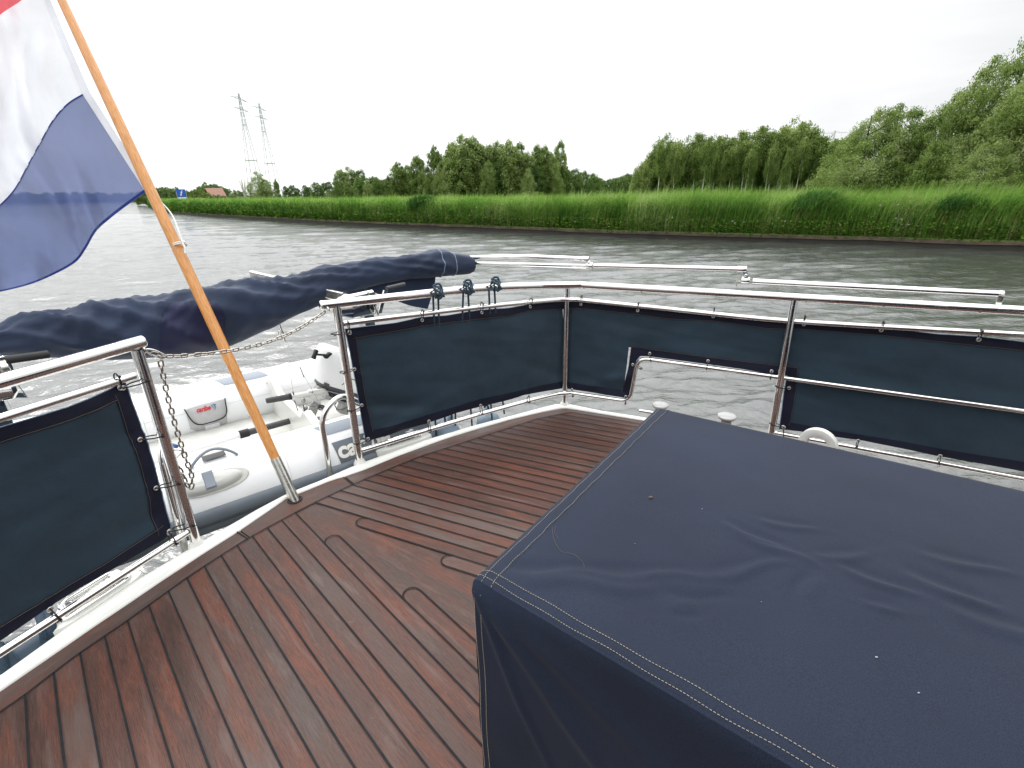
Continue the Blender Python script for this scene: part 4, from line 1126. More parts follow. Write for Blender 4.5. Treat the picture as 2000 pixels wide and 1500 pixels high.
def fender(c, r, L, mat, label, tilt=(0, 0, 1)):
    o = empty('fender', c, label, 'fender', 'fenders hanging outside the gunwale'); ax = Vector(tilt).normalized()
    prof = [(-L / 2, .02)] + [(-L / 2 + r * (1 - math.cos(a)) * .9, r * math.sin(a) + .0) for a in [PI / 2 * i / 8 for i in range(2, 9)]] + [(L / 2 - r * (1 - math.cos(a)) * .9, r * math.sin(a)) for a in [PI / 2 * i / 8 for i in range(8, 1, -1)]] + [(L / 2, .03), (L / 2 + .03, .022), (L / 2 + .035, .01)]
    b = MB().lathe(c, ax, prof, 28); f = b.build('fender_body', mat, o)
    rg = MB()
    for z in (-.3, -.1, .1, .3): rg.torus(c + ax * L * z, ax, r + .001, .0035, 28, 6)
    rg.build('rib', mat, o)
    MB().torus(c + ax * (L / 2 + .035), ax.orthogonal(), .02, .008, 16, 8).build('eye', M['rope'], o)
    MB().tube([c + ax * (L / 2 + .045), c + ax * (L / 2 + .13)], .007, 8).build('lanyard', M['rope'], o); return o
def surv(px, py, z): return Z(px, py, z)
fender(surv(868, 862, -.08) + Vector((-.03, .04, -.12)), .10, .5, M['fender_pale'], 'pale blue fender hanging below the knot nearest the gate', (.25, .1, 1))
fender(surv(958, 832, -.08) + Vector((0, .05, -.17)), .09, .5, M['fender_pale'], 'pale blue fender hanging nearest the stern corner post', (-.1, .1, 1))
fender(surv(75, 1268, -.10), .085, .55, M['fender'], 'dark blue fender lying along the hull below the left cloth', (.55, .85, .1))
bl = empty('dock_line', surv(95, 1235, -.03), 'thick dark blue rope wrapped over the fender at lower left', 'rope')
MB().tube(catmull([surv(78, 1200, .0), surv(86, 1225, .02), surv(90, 1250, -.02), surv(95, 1275, -.06)], 6), .017, 10).tube(catmull([surv(92, 1195, .0), surv(100, 1222, .02), surv(103, 1245, -.02), surv(108, 1265, -.06)], 6), .015, 10).build('rope_strands', M['rope'], bl)
bl = empty('mooring_line', surv(5, 1300, -.05), 'dark blue rope hanging at the lower left picture edge', 'rope')
MB().tube(catmull([surv(-4, 1262, .0), surv(2, 1285, .0), surv(8, 1310, -.03), surv(14, 1330, -.06)], 6), .018, 10).build('rope_strands', M['rope'], bl)
bl = empty('davit_rope', PV(15, 712, PL, P1, .3), 'blue rope looped round the left davit below the black grip', 'rope')
MB().tube(catmull([PV(-20, 690, PL, P1, .16), PV(0, 700, PL, P1, .15), PV(15, 718, PL, P1, .15), PV(16, 740, PL, P1, .16)], 6), .013, 10).build('rope_strands', M['rope'], bl)
# ================================================================== INFLATABLE DINGHY SLUNG ASTERN
TR = .205
DN0 = Z(450, 950, -.02); DN1 = Z(700, 868, -.02)
de = (DN1 - DN0); de.z = 0; de.normalize(); dl_ = Vector((-de.y, de.x, 0))
farc = Z(404, 796, -.02); TT = (farc - DN0).dot(dl_)
def W(s, t, z): return DN0 + de * s + dl_ * t + UPZ * z
ding = empty('inflatable_dinghy', W(0, TT / 2, -.3), 'white inflatable dinghy with grey strakes slung astern behind the gate', 'dinghy')
S_END = (Z(840, 822, -.02) - DN0).dot(de); S_BOW = -1.0
# tube path: near side from stern, round the bow, far side to stern
near = [W(s, 0, 0) for s in np.linspace(S_END - .18, S_BOW, 30)]
far = [W(s, TT, 0) for s in np.linspace(S_BOW, S_END - .18, 30)]
bow = [W(S_BOW - 1.05 * math.sin(a), TT / 2 - TT / 2 * math.cos(a), .10 * math.sin(a)) for a in np.linspace(0, PI, 26)[1:-1]]
path = near + bow + far
mb = MB()
rad = [TR] * len(path)
cone_n = [W(S_END + .12, 0, .02), W(S_END - .02, 0, .005)]; cone_f = [W(S_END - .02, TT, .005), W(S_END + .12, TT, .02)]
mb.tube(cone_n + path + cone_f, [.09, .16] + rad + [.16, .09], 48, True)
mb.lathe(W(S_END + .12, 0, .02), de, [(0, .09), (.03, .085), (.05, .06), (.055, .01)], 24)
mb.lathe(W(S_END + .12, TT, .02), de, [(0, .09), (.03, .085), (.05, .06), (.055, .01)], 24)
mb.build('buoyancy_tube', M['hypalon'], ding)
sd = MB()   # glued seam bands
for s in (-.62, .28, ): sd.torus(W(s, 0, 0), de, TR + .0005, .0012, 48, 6)
for s in (-.30, .62): sd.torus(W(s, TT, 0), de, TR + .0005, .0012, 48, 6)
def tubept(s, t, phi, r=TR): return W(s, t, 0) + (-dl_ * math.cos(phi) + UPZ * math.sin(phi)) * r
for ph in (66,): sd.tube([tubept(s, 0, R_(ph), TR + .0005) for s in np.linspace(-1, S_END - .2, 40)], .0011, 5, False)
sd.tube([tubept(s, TT, R_(18), TR + .0005) for s in np.linspace(-1, S_END - .2, 40)], .0011, 5, False)
sd.build('seam_tape', M['dirty_white'], ding)
def patch(mb, s0, s1, p0, p1, t, lift=.003, skew=0, n=16, m=10, rnd=0):
    vs = []
    for i in range(n + 1):
        for j in range(m + 1):
            v = j / m; u = i / n
            vs.append(tubept(s0 + (s1 - s0) * u + skew * (v - .5), t, R_(p0 + (p1 - p0) * v), TR + lift))
    mb.add(vs, [(i * (m + 1) + j, i * (m + 1) + j + 1, (i + 1) * (m + 1) + j + 1, (i + 1) * (m + 1) + j) for i in range(n) for j in range(m)], None, True)
# rubbing strake with two ribs, near side (and far side)
for t, sg in ((0, 1), (TT, -1)):
    st_ = MB()
    pr = [(6, .002), (4, .012), (-2, .022), (-10, .026), (-17, .020), (-20, .008), (-23, .010), (-28, .020), (-34, .018), (-39, .002)]
    ss = list(np.linspace(S_BOW, S_END - .02, 30)); vs = []
    for s in ss:
        tp = max(0, min(1, (S_END + .0 - s) / .04))
        for ph, h in pr:
            a = R_(ph); q = W(s, t, 0) + (-dl_ * sg * math.cos(a) + UPZ * math.sin(a)) * (TR + h * tp); vs.append(q)
    k = len(pr); st_.add(vs, [(i * k + j, i * k + j + 1, (i + 1) * k + j + 1, (i + 1) * k + j) for i in range(len(ss) - 1) for j in range(k - 1)], None, True)
    st_.build('rubbing_strake', M['midgrey'], ding)
pt_ = MB()
sN = lambda px, py: (Z(px, py, .15) - DN0).dot(de)
patch(pt_, sN(614, 838), sN(760, 800), 60, 88, 0, .0035, -.05); pt_.build('wear_patch', M['lgrey'], ding)
pt_ = MB(); patch(pt_, .02 + (Z(415, 740, .17) - DN0).dot(de), (Z(512, 727, .17) - DN0).dot(de), 60, 88, TT, .0035, -.05); pt_.build('wear_patch', M['lgrey'], ding)
# name panel and lettering
pn = MB(); sA = (Z(648, 880, .05) - DN0).dot(de); patch(pn, sA, sA + .62, 6, 44, 0, .003, -.02); pn.build('name_panel', M['midgrey'], ding)
def text_mesh(body, size, bold=.02):
    cu = bpy.data.curves.new('lettering', 'FONT'); cu.body = body; cu.size = size; cu.offset = bold * size; cu.resolution_u = 6
    o = bpy.data.objects.new('tmp', cu); col.objects.link(o); dg = bpy.context.evaluated_depsgraph_get()
    me = bpy.data.meshes.new_from_object(o.evaluated_get(dg)); bpy.data.objects.remove(o); return me
def serifed(me, body, size):      # returns verts + faces with small slab serifs on the stems
    vs = [(v.co.x, v.co.y) for v in me.vertices]; fs = [tuple(p.vertices) for p in me.polygons]; return vs, fs
def letters(body, size, fn, name, mat, parent, bold=.03, wid=1.0):
    me = text_mesh(body, size, bold); vs, fs = serifed(me, body, size)
    x0 = min(v[0] for v in vs); b = MB(); b.add([fn((x - x0) * wid, y) for x, y in vs], fs)
    bpy.data.meshes.remove(me); return b.build(name, mat, parent)
letters('caribe', .136, lambda x, y: tubept(sA + .008 + x, 0, R_(15) + y / TR, TR + .0055), 'lettering', M['letter'], ding, .035, 1.0)
# valve / oar-lock housing on the near tube
vc = (Z(398, 925, .05) - DN0).dot(de)
hb_ = MB(); rings = []
for lv, (ha, hb2, lift) in enumerate(((.155, .050, .001), (.150, .046, .010), (.138, .038, .024), (.115, .026, .034), (.07, .012, .038))):
    rings.append([tubept(vc + math.copysign(abs(math.cos(t)) ** .8, math.cos(t)) * ha, 0, R_(42) + math.sin(t) * hb2 / TR, TR + lift) for t in [2 * PI * i / 36 for i in range(36)]])
hb_.loft(rings, True, True); ho = hb_.build('oarlock_housing', M['cream'], ding)
fl_ = MB(); fl_.loft([[tubept(vc + .02 + math.copysign(abs(math.cos(t)) ** .8, math.cos(t)) * .165 * k, 0, R_(41) + math.sin(t) * .057 * k / TR, TR + l) for t in [2 * PI * i / 36 for i in range(36)]] for k, l in ((1, .0005), (1, .003), (.97, .004))], True, True); fl_.build('glue_flange', M['dirty_white'], ding)
bk = MB(); bk.loft([[tubept(vc - .0 + (-1 if c in (0, 3) else 1) * .024 * k, 0, R_(44 + (-1 if c < 2 else 1) * 11 * k), TR + l) for c in range(4)] for k, l in ((1, .030), (1, .042), (.85, .047))], True, False); bk.build('buckle', M['grey'], ho)
# carry handle, arched
ha0 = (Z(362, 893, .1) - DN0).dot(de); ha1 = (Z(448, 873, .12) - DN0).dot(de)
hp = [tubept(ha0 + (ha1 - ha0) * u, 0, R_(76 + 6 * math.sin(u * PI)), TR + .004 + .062 * math.sin(u * PI) ** .8) for u in np.linspace(0, 1, 18)]
MB().tube(hp, .0105, 12, True, False, True, .7).build('carry_handle', M['grey'], ding)
pt_ = MB(); patch(pt_, (ha0 + ha1) / 2 - .05, (ha0 + ha1) / 2 + .06, 80, 96, 0, .012); pt_.build('handle_pad', M['rubber'], ding)
# storage pocket on the inner face of the far tube, with black piping and lettering
def inner(px, py):
    best = None
    for i in range(0, 240):
        for_phi = R_(-60 + i * .75); 
        # find s on the tube for this phi matching px
        o = W(0, TT, 0) + (-dl_ * math.cos(for_phi) + UPZ * math.sin(for_phi)) * TR
        # solve for s so that projection x = px
        a = (o - CO); k = (px - 1000) / F
        s = -(a.dot(CR) - k * a.dot(CF)) / (de.dot(CR) - k * de.dot(CF)); q = a + de * s; y = 750 - F * q.dot(CU) / q.dot(CF)
        if best is None or abs(y - py) < best[0]: best = (abs(y - py), s, for_phi)
    return best[1], best[2]
def onfar(px, py, lift): s, ph = inner(px, py); return tubept(s, TT, ph, TR + lift)
bag = MB(); rows = []
Ltop = [(362, 801), (382, 794), (405, 788), (425, 783), (440, 779)]; Lbot = [(372, 838), (390, 843), (408, 842), (428, 835), (444, 825)]
vs = []
for i in range(13):
    u = i / 12; a = (interp([(j / 4, p[0]) for j, p in enumerate(Ltop)], u), interp([(j / 4, p[1]) for j, p in enumerate(Ltop)], u)); b = (interp([(j / 4, p[0]) for j, p in enumerate(Lbot)], u), interp([(j / 4, p[1]) for j, p in enumerate(Lbot)], u))
    for j in range(9):
        v = j / 8; lift = .004 + .016 * math.sin(PI * u) * math.sin(PI * v) ** .7
        vs.append(onfar(a[0] + (b[0] - a[0]) * v, a[1] + (b[1] - a[1]) * v, lift))
bag.add(vs, [(i * 9 + j, i * 9 + j + 1, (i + 1) * 9 + j + 1, (i + 1) * 9 + j) for i in range(12) for j in range(8)], None, True)
bago = bag.build('storage_pocket', M['mesh_bag'], ding)
MB().tube(catmull([onfar(x, y, .018) for x, y in ((360, 800), (365, 808), (371, 817), (380, 825), (392, 827), (408, 823), (425, 818), (437, 812), (442, 802), (440, 787), (439, 779))], 5), .0042, 8).build('piping', M['black'], bago)
lo, lp_ = inner(384, 807); l1, lp1 = inner(416, 798)
def lab(x, y):
    u = x / .112; px = 383.5 + (416 - 383.5) * u; py = 805.5 - 7.5 * u - y / .112 * 32.5
    return onfar(px, py, .0215)
letters('caribe', .0418, lab, 'lettering', M['red'], bago, .04, .92)
dp = MB(); dp.add([onfar(x, y, .0215) for x, y in ((413, 789), (416, 791), (418.5, 794), (419, 798), (417.5, 802), (419.8, 799), (421, 795.5), (420, 791.5), (422.5, 790), (418.5, 789))], [(0, 1, 2, 9), (2, 3, 4, 5), (2, 5, 6, 7), (2, 7, 9), (7, 8, 9)]); dp.add([onfar(x, y, .0215) for x, y in ((410, 790.5), (414, 792), (416.5, 795.5), (417, 799), (415, 795))], [(0, 1, 2, 3, 4)])
dp.build('emblem', M['blue'], bago)
lbp = MB(); lbp.add([onfar(x, y, .0195) for x, y in ((399, 829), (427, 822), (429, 832), (401, 839))], [(0, 1, 2, 3)]); lbp.build('care_label', M['water_label'], bago)
# floor, transom, seat bracket
fl2 = MB(); P = [W(s, t, -.13 if s > -1 else -.10) for s, t in ((S_END - .28, .12), (S_BOW, .12), (S_BOW - .5, TT * .35), (S_BOW - .5, TT * .65), (S_BOW, TT - .12), (S_END - .28, TT - .12))]
fl2.prism(P, UPZ * .02); fl2.build('floor', M['dirty_white'], ding)
hull_ = MB(); kv = []
for s in np.linspace(S_END - .28, S_BOW - .6, 14):
    f = max(0, (S_BOW + .5 - s) / 1.1) if s < S_BOW + .5 else 0
    for t, z in ((.0, -.14 + .1 * f), (.22, -.24 + .16 * f), (TT / 2, -.36 + .3 * f), (TT - .22, -.24 + .16 * f), (TT, -.14 + .1 * f)): kv.append(W(s, TT / 2 + (t - TT / 2) * (1 - .6 * f), z))
hull_.add(kv, [(i * 5 + j, i * 5 + j + 1, (i + 1) * 5 + j + 1, (i + 1) * 5 + j) for i in range(13) for j in range(4)], None, True)
hull_.build('rigid_hull', M['dirty_white'], ding)
ST_ = (Z(592, 822, .1) - W(0, TT * .55, 0)).dot(de)
tr = MB(); tr.loft([[W(ST_ + a, t, z) for t, z in ((.10, -.2), (TT - .10, -.2), (TT - .13, .17), (TT * .78, .20), (TT * .70, .12), (TT * .30, .12), (TT * .22, .20), (.13, .17))] for a in (0, .05)], True, False)
tro = tr.build('transom', M['white'], ding, bevel=.008)
kn = MB()
for t in (TT - .14,): kn.prism([W(ST_, t - .015, -.11), W(ST_ - .30, t - .015, -.11), W(ST_, t - .015, .15)], dl_ * .03)
kn.build('transom_knee', M['white'], ding)
ol = MB().tube([W(-.75, TT * .53, -.05), onfar(484, 848, .0) * .0 + W((Z(484, 850, 0) - W(0, TT * .5, 0)).dot(de), TT * .53, -.02)], .020, 14)
oe = ol.build('oar', M['hypalon'], ding); A = W((Z(484, 850, 0) - W(0, TT * .5, 0)).dot(de), TT * .53, -.02)
MB().tube([A - de * .02, A + de * .10, A + de * .40], [.024, .022, .022], 14).build('oar_grip', M['rubber'], oe)
MB().tube([A - de * .03, A + de * .03], .029, 14).build('oar_collar', M['black'], oe)
dr = MB().tube(catmull([Z(312, 872, .15), Z(328, 868, .13), Z(345, 872, .13)], 5), .012, 8); dr.build('painter_rope', M['bluerope'], ding)
pl = MB()
for sq in ((394, 856),):
    A_ = [onfar(x, y, .004) for x, y in ((383, 862), (389, 850), (414, 845), (417, 851), (408, 858))]
    pl.tube(A_, .0014, 5)
pl.build('patch_edge', M['grey'], ding)
bt = MB().lathe(onfar(560, 712, -.01), UPZ, [(0, .05), (.012, .045), (.018, .03), (.02, .01)], 24); bt.build('valve_cap', M['dirty_white'], ding)

# lifting wires from the awning pole down to the dinghy
lw = empty('lifting_bridle', PT(548, 640) * 0 + PV(549, 632, P1, P2, .5), 'thin steel wire bridle running from beneath the navy canvas roll down to the outboard', 'wire bridle')
Q = lambda x, y, o=.55: PV(x, y, P1, P2, o)
wb = MB(); wb.tube([Q(545, 628), Q(548, 640)], .004, 8); wb.tube([Q(557, 664), Q(573, 769, .75)], .0015, 6); wb.tube([Q(558, 664), Q(584, 716, .7), Q(622, 784, .8)], .0015, 6); wb.build('wire', M['steel_dull'], lw)
sh = MB(); sh.tube([Q(547, 638), Q(552, 650), Q(557, 668)], [.004, .006, .004], 10); sh.torus(Q(546, 650), (1, -1, 0), .009, .0025, 16, 6); sh.torus(Q(556, 648), (1, -.3, 0), .008, .0025, 16, 6); sh.torus(Q(553, 662), (.6, -1, 0), .010, .0028, 16, 6); sh.build('shackle', M['steel'], lw)
MB().tube([Q(572, 765, .75), Q(574, 771, .75)], .0045, 8).build('ferrule', M['black'], lw)

# ================================================================== OUTBOARD MOTOR
OT = TT * .52
def PO(px, py, t=OT):
    return PV(px, py, (W(0, t, 0).x, W(0, t, 0).y), (W(1, t, 0).x, W(1, t, 0).y))
motor = empty('outboard_motor', PO(650, 800), 'small outboard motor with white cowl and grey tiller grip on the dinghy transom', 'outboard motor')
base_l, base_r = PO(620, 748), PO(735, 778); top_l, top_r = PO(630, 688), PO(712, 678)
eu = (base_r - base_l).normalized(); up_ = (dl_.cross(eu)); up_ = up_ if up_.z > 0 else -up_
Wd = (base_r - base_l).length; Hh = (top_l - base_l).length
def oval(c, hx, hy, n=36, p=.62): return [c + eu * math.copysign(abs(math.cos(t)) ** p, math.cos(t)) * hx + dl_ * math.copysign(abs(math.sin(t)) ** p, math.sin(t)) * hy for t in [2 * PI * i / n for i in range(n)]]
cb = base_l.lerp(base_r, .5); ctp = top_l.lerp(top_r, .5)
lv = [(0, .5, .13), (.25, .495, .135), (.55, .46, .128), (.8, .43, .115), (.93, .39, .095), (.99, .32, .07), (1.0, .2, .04)]
rings = [oval(cb.lerp(ctp, v), Wd * a, b) for v, a, b in lv]
cw = MB().loft(rings, True, True); cwo = cw.build('cowl', M['cowl'], motor)
bm = MB().loft([oval(cb - up_ * .004, Wd * .515, .140), oval(cb + up_ * .014, Wd * .52, .142), oval(cb + up_ * .02, Wd * .50, .137)], True, True); bm.build('cowl_gasket', M['rubber'], motor)
mg_ = MB().loft([oval(cb - up_ * .075, Wd * .40, .08), oval(cb - up_ * .03, Wd * .46, .12), oval(cb - up_ * .006, Wd * .50, .135)], True, True); mg_.build('lower_cowl', M['black'], motor)
# pull handle
ph_ = PO(615, 692, OT - .17); phb = MB(); phb.loft([oval(ph_ + up_ * a, r1, .020, 20, .7) for a, r1 in ((-.033, .009), (-.028, .014), (0, .011), (.028, .014), (.033, .009))], True, True)
q2 = PO(640, 694, OT - .15); phb.loft([oval(q2 + up_ * a + eu * a * .5, r1, .020, 20, .7) for a, r1 in ((-.024, .008), (-.02, .015), (.02, .015), (.024, .008))], True, True); phb.tube([ph_, q2], .008, 10); phb.build('pull_handle', M['black'], motor)
# tiller
g0, g1 = PO(520, 783, OT - .22), PO(564, 775, OT - .22); g2_ = PO(600, 770, OT - .12); g3 = PO(650, 762, OT - .05)
MB().tube([g0, g0.lerp(g1, .1), g1], [.0165, .0185, .0215], 18).build('tiller_grip', M['rubber'], motor)
tl = MB(); tl.tube([g1, g1.lerp(g2_, .3), g2_, g3], [.013, .018, .022, .026], 14); tl.box(g2_.lerp(g3, .55), (g3 - g2_), dl_, UPZ, (g3 - g2_).length * .5, .02, .028); tl.build('tiller_arm', M['white'], motor, bevel=.004)
MB().tube([g1 - (g1 - g0).normalized() * .002, g1 + (g1 - g0).normalized() * .016], .0225, 16).build('tiller_collar', M['black'], motor)
# bracket, clamp and leg
bk = MB(); bc = PO(650, 775, OT - .03); bk.box(bc, eu, dl_, up_, .075, .05, .022); bk.box(PO(625, 760, OT - .06), eu, dl_, up_, .035, .03, .02); bk.box(PO(675, 795, OT), eu, dl_, up_, .05, .045, .05)
bk.box(PO(612, 800, OT - .1), eu, dl_, up_, .03, .012, .06); bk.box(PO(612, 800, OT + .1), eu, dl_, up_, .03, .012, .06); bk.build('mounting_bracket', M['alu'], motor, bevel=.005)
cp = MB()
rnd_ = random.Random(5)
for i in range(16):
    x, y = rnd_.uniform(592, 640), rnd_.uniform(780, 830); c = PO(x, y, OT - .10 + rnd_.uniform(-.05, .03)); r = rnd_.uniform(.006, .016); cp.lathe(c, Vector((rnd_.uniform(-1, 1), -1, rnd_.uniform(-.5, .5))), [(-.012, r * .6), (-.008, r), (.008, r), (.012, r * .6)], 14)
for i in range(6):
    x, y = rnd_.uniform(575, 625), rnd_.uniform(775, 825); cp.tube(catmull([PO(x, y, OT - .14), PO(x + rnd_.uniform(5, 14), y + rnd_.uniform(-10, 10), OT - .16), PO(x + rnd_.uniform(10, 24), y + rnd_.uniform(0, 16), OT - .12)], 5), .004, 6)
cp.build('clamp_screws', M['alu'], motor)
MB().box(PO(590, 727, OT - .1), (PO(586, 718, OT - .1) - PO(594, 738, OT - .1)), dl_, UPZ, .034, .012, .010).build('shift_lever', M['black'], motor, bevel=.003)
lg = MB(); lc = PO(690, 800); lg.loft([[lc + de * (.02 + a * .05 + math.cos(t) * .05 * k) + dl_ * math.sin(t) * .035 * k + UPZ * (-.12 - a) for t in [2 * PI * i / 20 for i in range(20)]] for a, k in ((-.1, 1.2), (.1, 1.1), (.4, 1), (.6, 1))], True, True); lg.build('motor_leg', M['white'], motor)
bd = MB(); bd.loft([oval(cb - up_ * .024 + dl_ * -.0, Wd * .47, .128, 36), oval(cb - up_ * .012, Wd * .48, .132, 36)], True, True); bd.build('trim_band', M['lgrey'], motor)

for (x, y, o, a, b2, c2) in [(640, 752, -.10, .030, .010, .012), (668, 762, -.09, .022, .012, .016), (690, 772, -.09, .030, .010, .010), (606, 768, -.12, .012, .010, .016), (652, 786, -.10, .018, .012, .010), (628, 796, -.13, .016, .010, .020), (700, 760, -.10, .012, .010, .022)]:
    MB().box(PO(x, y, OT + o), eu, dl_, up_, a, b2, c2).build('linkage', M['dark_alu'], motor, bevel=.003)
for (x0, y0, x1, y1, x2, y2) in [(575, 782, 588, 812, 612, 806), (592, 790, 604, 830, 630, 822), (648, 770, 660, 800, 690, 790), (668, 752, 684, 740, 702, 748)]:
    MB().tube(catmull([PO(x0, y0, OT - .16), PO(x1, y1, OT - .17), PO(x2, y2, OT - .12)], 6), .0035, 6).build('cable', M['dark_alu'], motor)
# ================================================================== CANAL, BANK AND COUNTRY BEHIND
def W_(px, py): return Z(px, py, WATER)
BK = [(3200, 535), (2500, 507), (2000, 489), (1700, 478), (1250, 464), (925, 449.5), (700, 440), (600, 434.5), (490, 427.5), (385, 420), (337, 416), (305, 411), (293, 405), (289, 399.5)]
bank = [W_(*p) for p in BK]; bank = [Vector((p.x, p.y, 0)) for p in bank]
bend = bank[-1]; bank += [bend + Vector((-60, 90, 0)), bend + Vector((-130, 200, 0)), bend + Vector((-260, 300, 0)), bend + Vector((-700, 400, 0))]
bank = resample(bank[:3], 8)[:-1] + bank[2:]
# water
# wind-ruffled surface: a fan of displaced cells that grows coarser with distance
rr_ = [.6]
while rr_[-1] < 2600: rr_.append(rr_[-1] * (1.0080 if rr_[-1] < 130 else 1.05) + .004)
NA = 800; az_ = np.radians(np.linspace(-66, 66, NA)); Rr, Aa = np.meshgrid(np.array(rr_), az_, indexing='ij')
X, Y = Rr * np.sin(Aa), Rr * np.cos(Aa); Zw = np.zeros_like(X); gw = np.random.default_rng(4)
cell = Rr * .0085
for k in range(64):
    lam = .14 * (1.06 ** k)
    th = math.radians(97) + gw.normal(0, .42); kx, ky = math.cos(th) * 2 * PI / lam, math.sin(th) * 2 * PI / lam
    wob_ = .8 * np.sin(X * kx * .13 + Y * ky * .17 + gw.uniform(0, 6)) + .8 * np.sin(-X * ky * .11 + Y * kx * .09 + gw.uniform(0, 6))
    amp = .0042 * lam ** .68 * np.clip(lam / (cell * 2.2) - .6, 0, 1)
    amp = amp * (1.15 if lam < .8 else (.8 if lam < 1.6 else .5))
    s_ = np.sin(X * kx + Y * ky + wob_ * 1.0 + gw.uniform(0, 6)); Zw += amp * (s_ + .25 * (2 * (.5 + .5 * s_) ** 2 - 1))
gust = np.array([noise.noise(Vector((x * .05, y * .09, 1))) for x, y in zip(X[::8, ::8].ravel(), Y[::8, ::8].ravel())]).reshape(X[::8, ::8].shape)
gi_ = np.repeat(np.repeat(gust, 8, 0), 8, 1)[:X.shape[0], :X.shape[1]]
Zw *= 1 + .0 * gi_
nr, na = X.shape; co_ = np.stack([X, Y, WATER + Zw], -1).reshape(-1, 3)
ii = (np.arange(nr - 1)[:, None] * na + np.arange(na - 1)[None, :]).reshape(-1); fq = np.stack([ii, ii + 1, ii + na + 1, ii + na], 1)[:, ::-1]
me = bpy.data.meshes.new('water'); me.vertices.add(len(co_)); me.vertices.foreach_set('co', co_.reshape(-1).astype(np.float32)); me.loops.add(len(fq) * 4); me.loops.foreach_set('vertex_index', fq.reshape(-1).astype(np.int32))
me.polygons.add(len(fq)); me.polygons.foreach_set('loop_start', np.arange(0, len(fq) * 4, 4, dtype=np.int32)); me.polygons.foreach_set('loop_total', np.full(len(fq), 4, dtype=np.int32)); me.polygons.foreach_set('use_smooth', np.ones(len(fq), dtype=bool)); me.update(calc_edges=True)
tag(link_mesh('water', me, M['water']), kind='structure')
wb = MB(); S = 2600; wb.add([(-S, -S, WATER - .12), (S, -S, WATER - .12), (S, S, WATER - .12), (-S, S, WATER - .12)], [(0, 1, 2, 3)]); tag(wb.build('water_depth', M['water']), kind='structure')
# meadow
mb = MB(); pts = [Vector((p.x, p.y, GROUND)) for p in bank]
mid = pts + [Vector((-2500, pts[-1].y + 60, GROUND)), Vector((-2500, 2500, GROUND)), Vector((2500, 2500, GROUND)), Vector((2500, 20, GROUND)), Vector((pts[0].x + 5, pts[0].y - 3, GROUND))]
n = len(mid); low = [Vector((p.x, p.y, WATER - 1)) for p in mid]
bm_ = MB(); bm_.add(mid + low, [tuple(range(n))] + [(i, n + i, n + (i + 1) % n, (i + 1) % n) for i in range(n)])
tag(bm_.build('meadow', M['meadow']), kind='structure')
# timber revetment
def off_line(P, d):
    out = []
    for i, p in enumerate(P):
        a = P[max(0, i - 1)]; b = P[min(len(P) - 1, i + 1)]; t = (b - a); t.z = 0; t.normalize(); out.append(p + Vector((t.y, -t.x, 0)) * d)
    return out
dens = []
for a, b in zip(bank, bank[1:]):
    L = (b - a).length; m = max(1, min(60, int(L / 1.5)))
    for k in range(m): dens.append(a.lerp(b, k / m))
dens.append(bank[-1])
sgn = 1 if off_line(bank, 1)[4].length > off_line(bank, -1)[4].length else -1       # +sgn is landward
rv = MB(); fr = off_line(dens, -.06 * sgn); bk_ = off_line(dens, .10 * sgn)
ztop = [GROUND - .02 + .07 * noise.noise(Vector((p.x * .55, p.y * .35, 0))) for p in dens]
sec = []
for f, b, z in zip(fr, bk_, ztop): sec.append([f + UPZ * (WATER - .5), f + UPZ * (z - .14), b + UPZ * (z - .14)])
k = 3; rv.add([p for s in sec for p in s], [(i * k + j, i * k + j + 1, (i + 1) * k + j + 1, (i + 1) * k + j) for i in range(len(sec) - 1) for j in range(k - 1)])
rvr = empty('timber_revetment', fr[8] + UPZ * WATER, 'low dark timber revetment holding the far canal bank under the reeds', 'revetment')
rv.build('sheet_piling', M['timber'], rvr)
cp_ = MB(); fr2 = off_line(dens, -.13 * sgn); sec = []
for f, b, z in zip(fr2, bk_, ztop): sec.append([f + UPZ * (z - .16), f + UPZ * (z - .03), f.lerp(b, .5) + UPZ * z, b + UPZ * z])
k = 4; cp_.add([p for s in sec for p in s], [(i * k + j, i * k + j + 1, (i + 1) * k + j + 1, (i + 1) * k + j) for i in range(len(sec) - 1) for j in range(k - 1)])
cp_.build('capping_board', M['timber_cap'], rvr)

def quads_obj(name, V, mat, parent=None, nper=4):          # V: (n,nper,3) array -> one mesh
    n = V.shape[0]; me = bpy.data.meshes.new(name)
    me.vertices.add(n * nper); me.vertices.foreach_set('co', V.reshape(-1).astype(np.float32))
    me.loops.add(n * nper); me.loops.foreach_set('vertex_index', np.arange(n * nper, dtype=np.int32))
    me.polygons.add(n); me.polygons.foreach_set('loop_start', np.arange(0, n * nper, nper, dtype=np.int32)); me.polygons.foreach_set('loop_total', np.full(n, nper, dtype=np.int32))
    me.update(calc_edges=True); me.validate()
    return link_mesh(name, me, mat, parent)
def blades(P, h, w, lean, bend, az, segs=4):        # curved tapering blades as connected strips (n blades)
    n = len(P); ts = np.linspace(0, 1, segs + 1); V = np.zeros((n, (segs + 1) * 2, 3))
    la = np.stack([np.cos(lean), np.sin(lean)], 1); wa = np.stack([np.cos(az), np.sin(az)], 1)
    for i, t in enumerate(ts):
        c = P.copy(); c[:, 2] += h * (t - .25 * bend * t ** 3); c[:, :2] += la * (h * bend * t ** 2.4)[:, None]
        ww = w * (1 - t) ** .6 * .5 if t > .3 else w * .5 * (.55 + t)
        V[:, 2 * i, :] = c; V[:, 2 * i + 1, :] = c; V[:, 2 * i, :2] -= wa * ww[:, None]; V[:, 2 * i + 1, :2] += wa * ww[:, None]
    return V
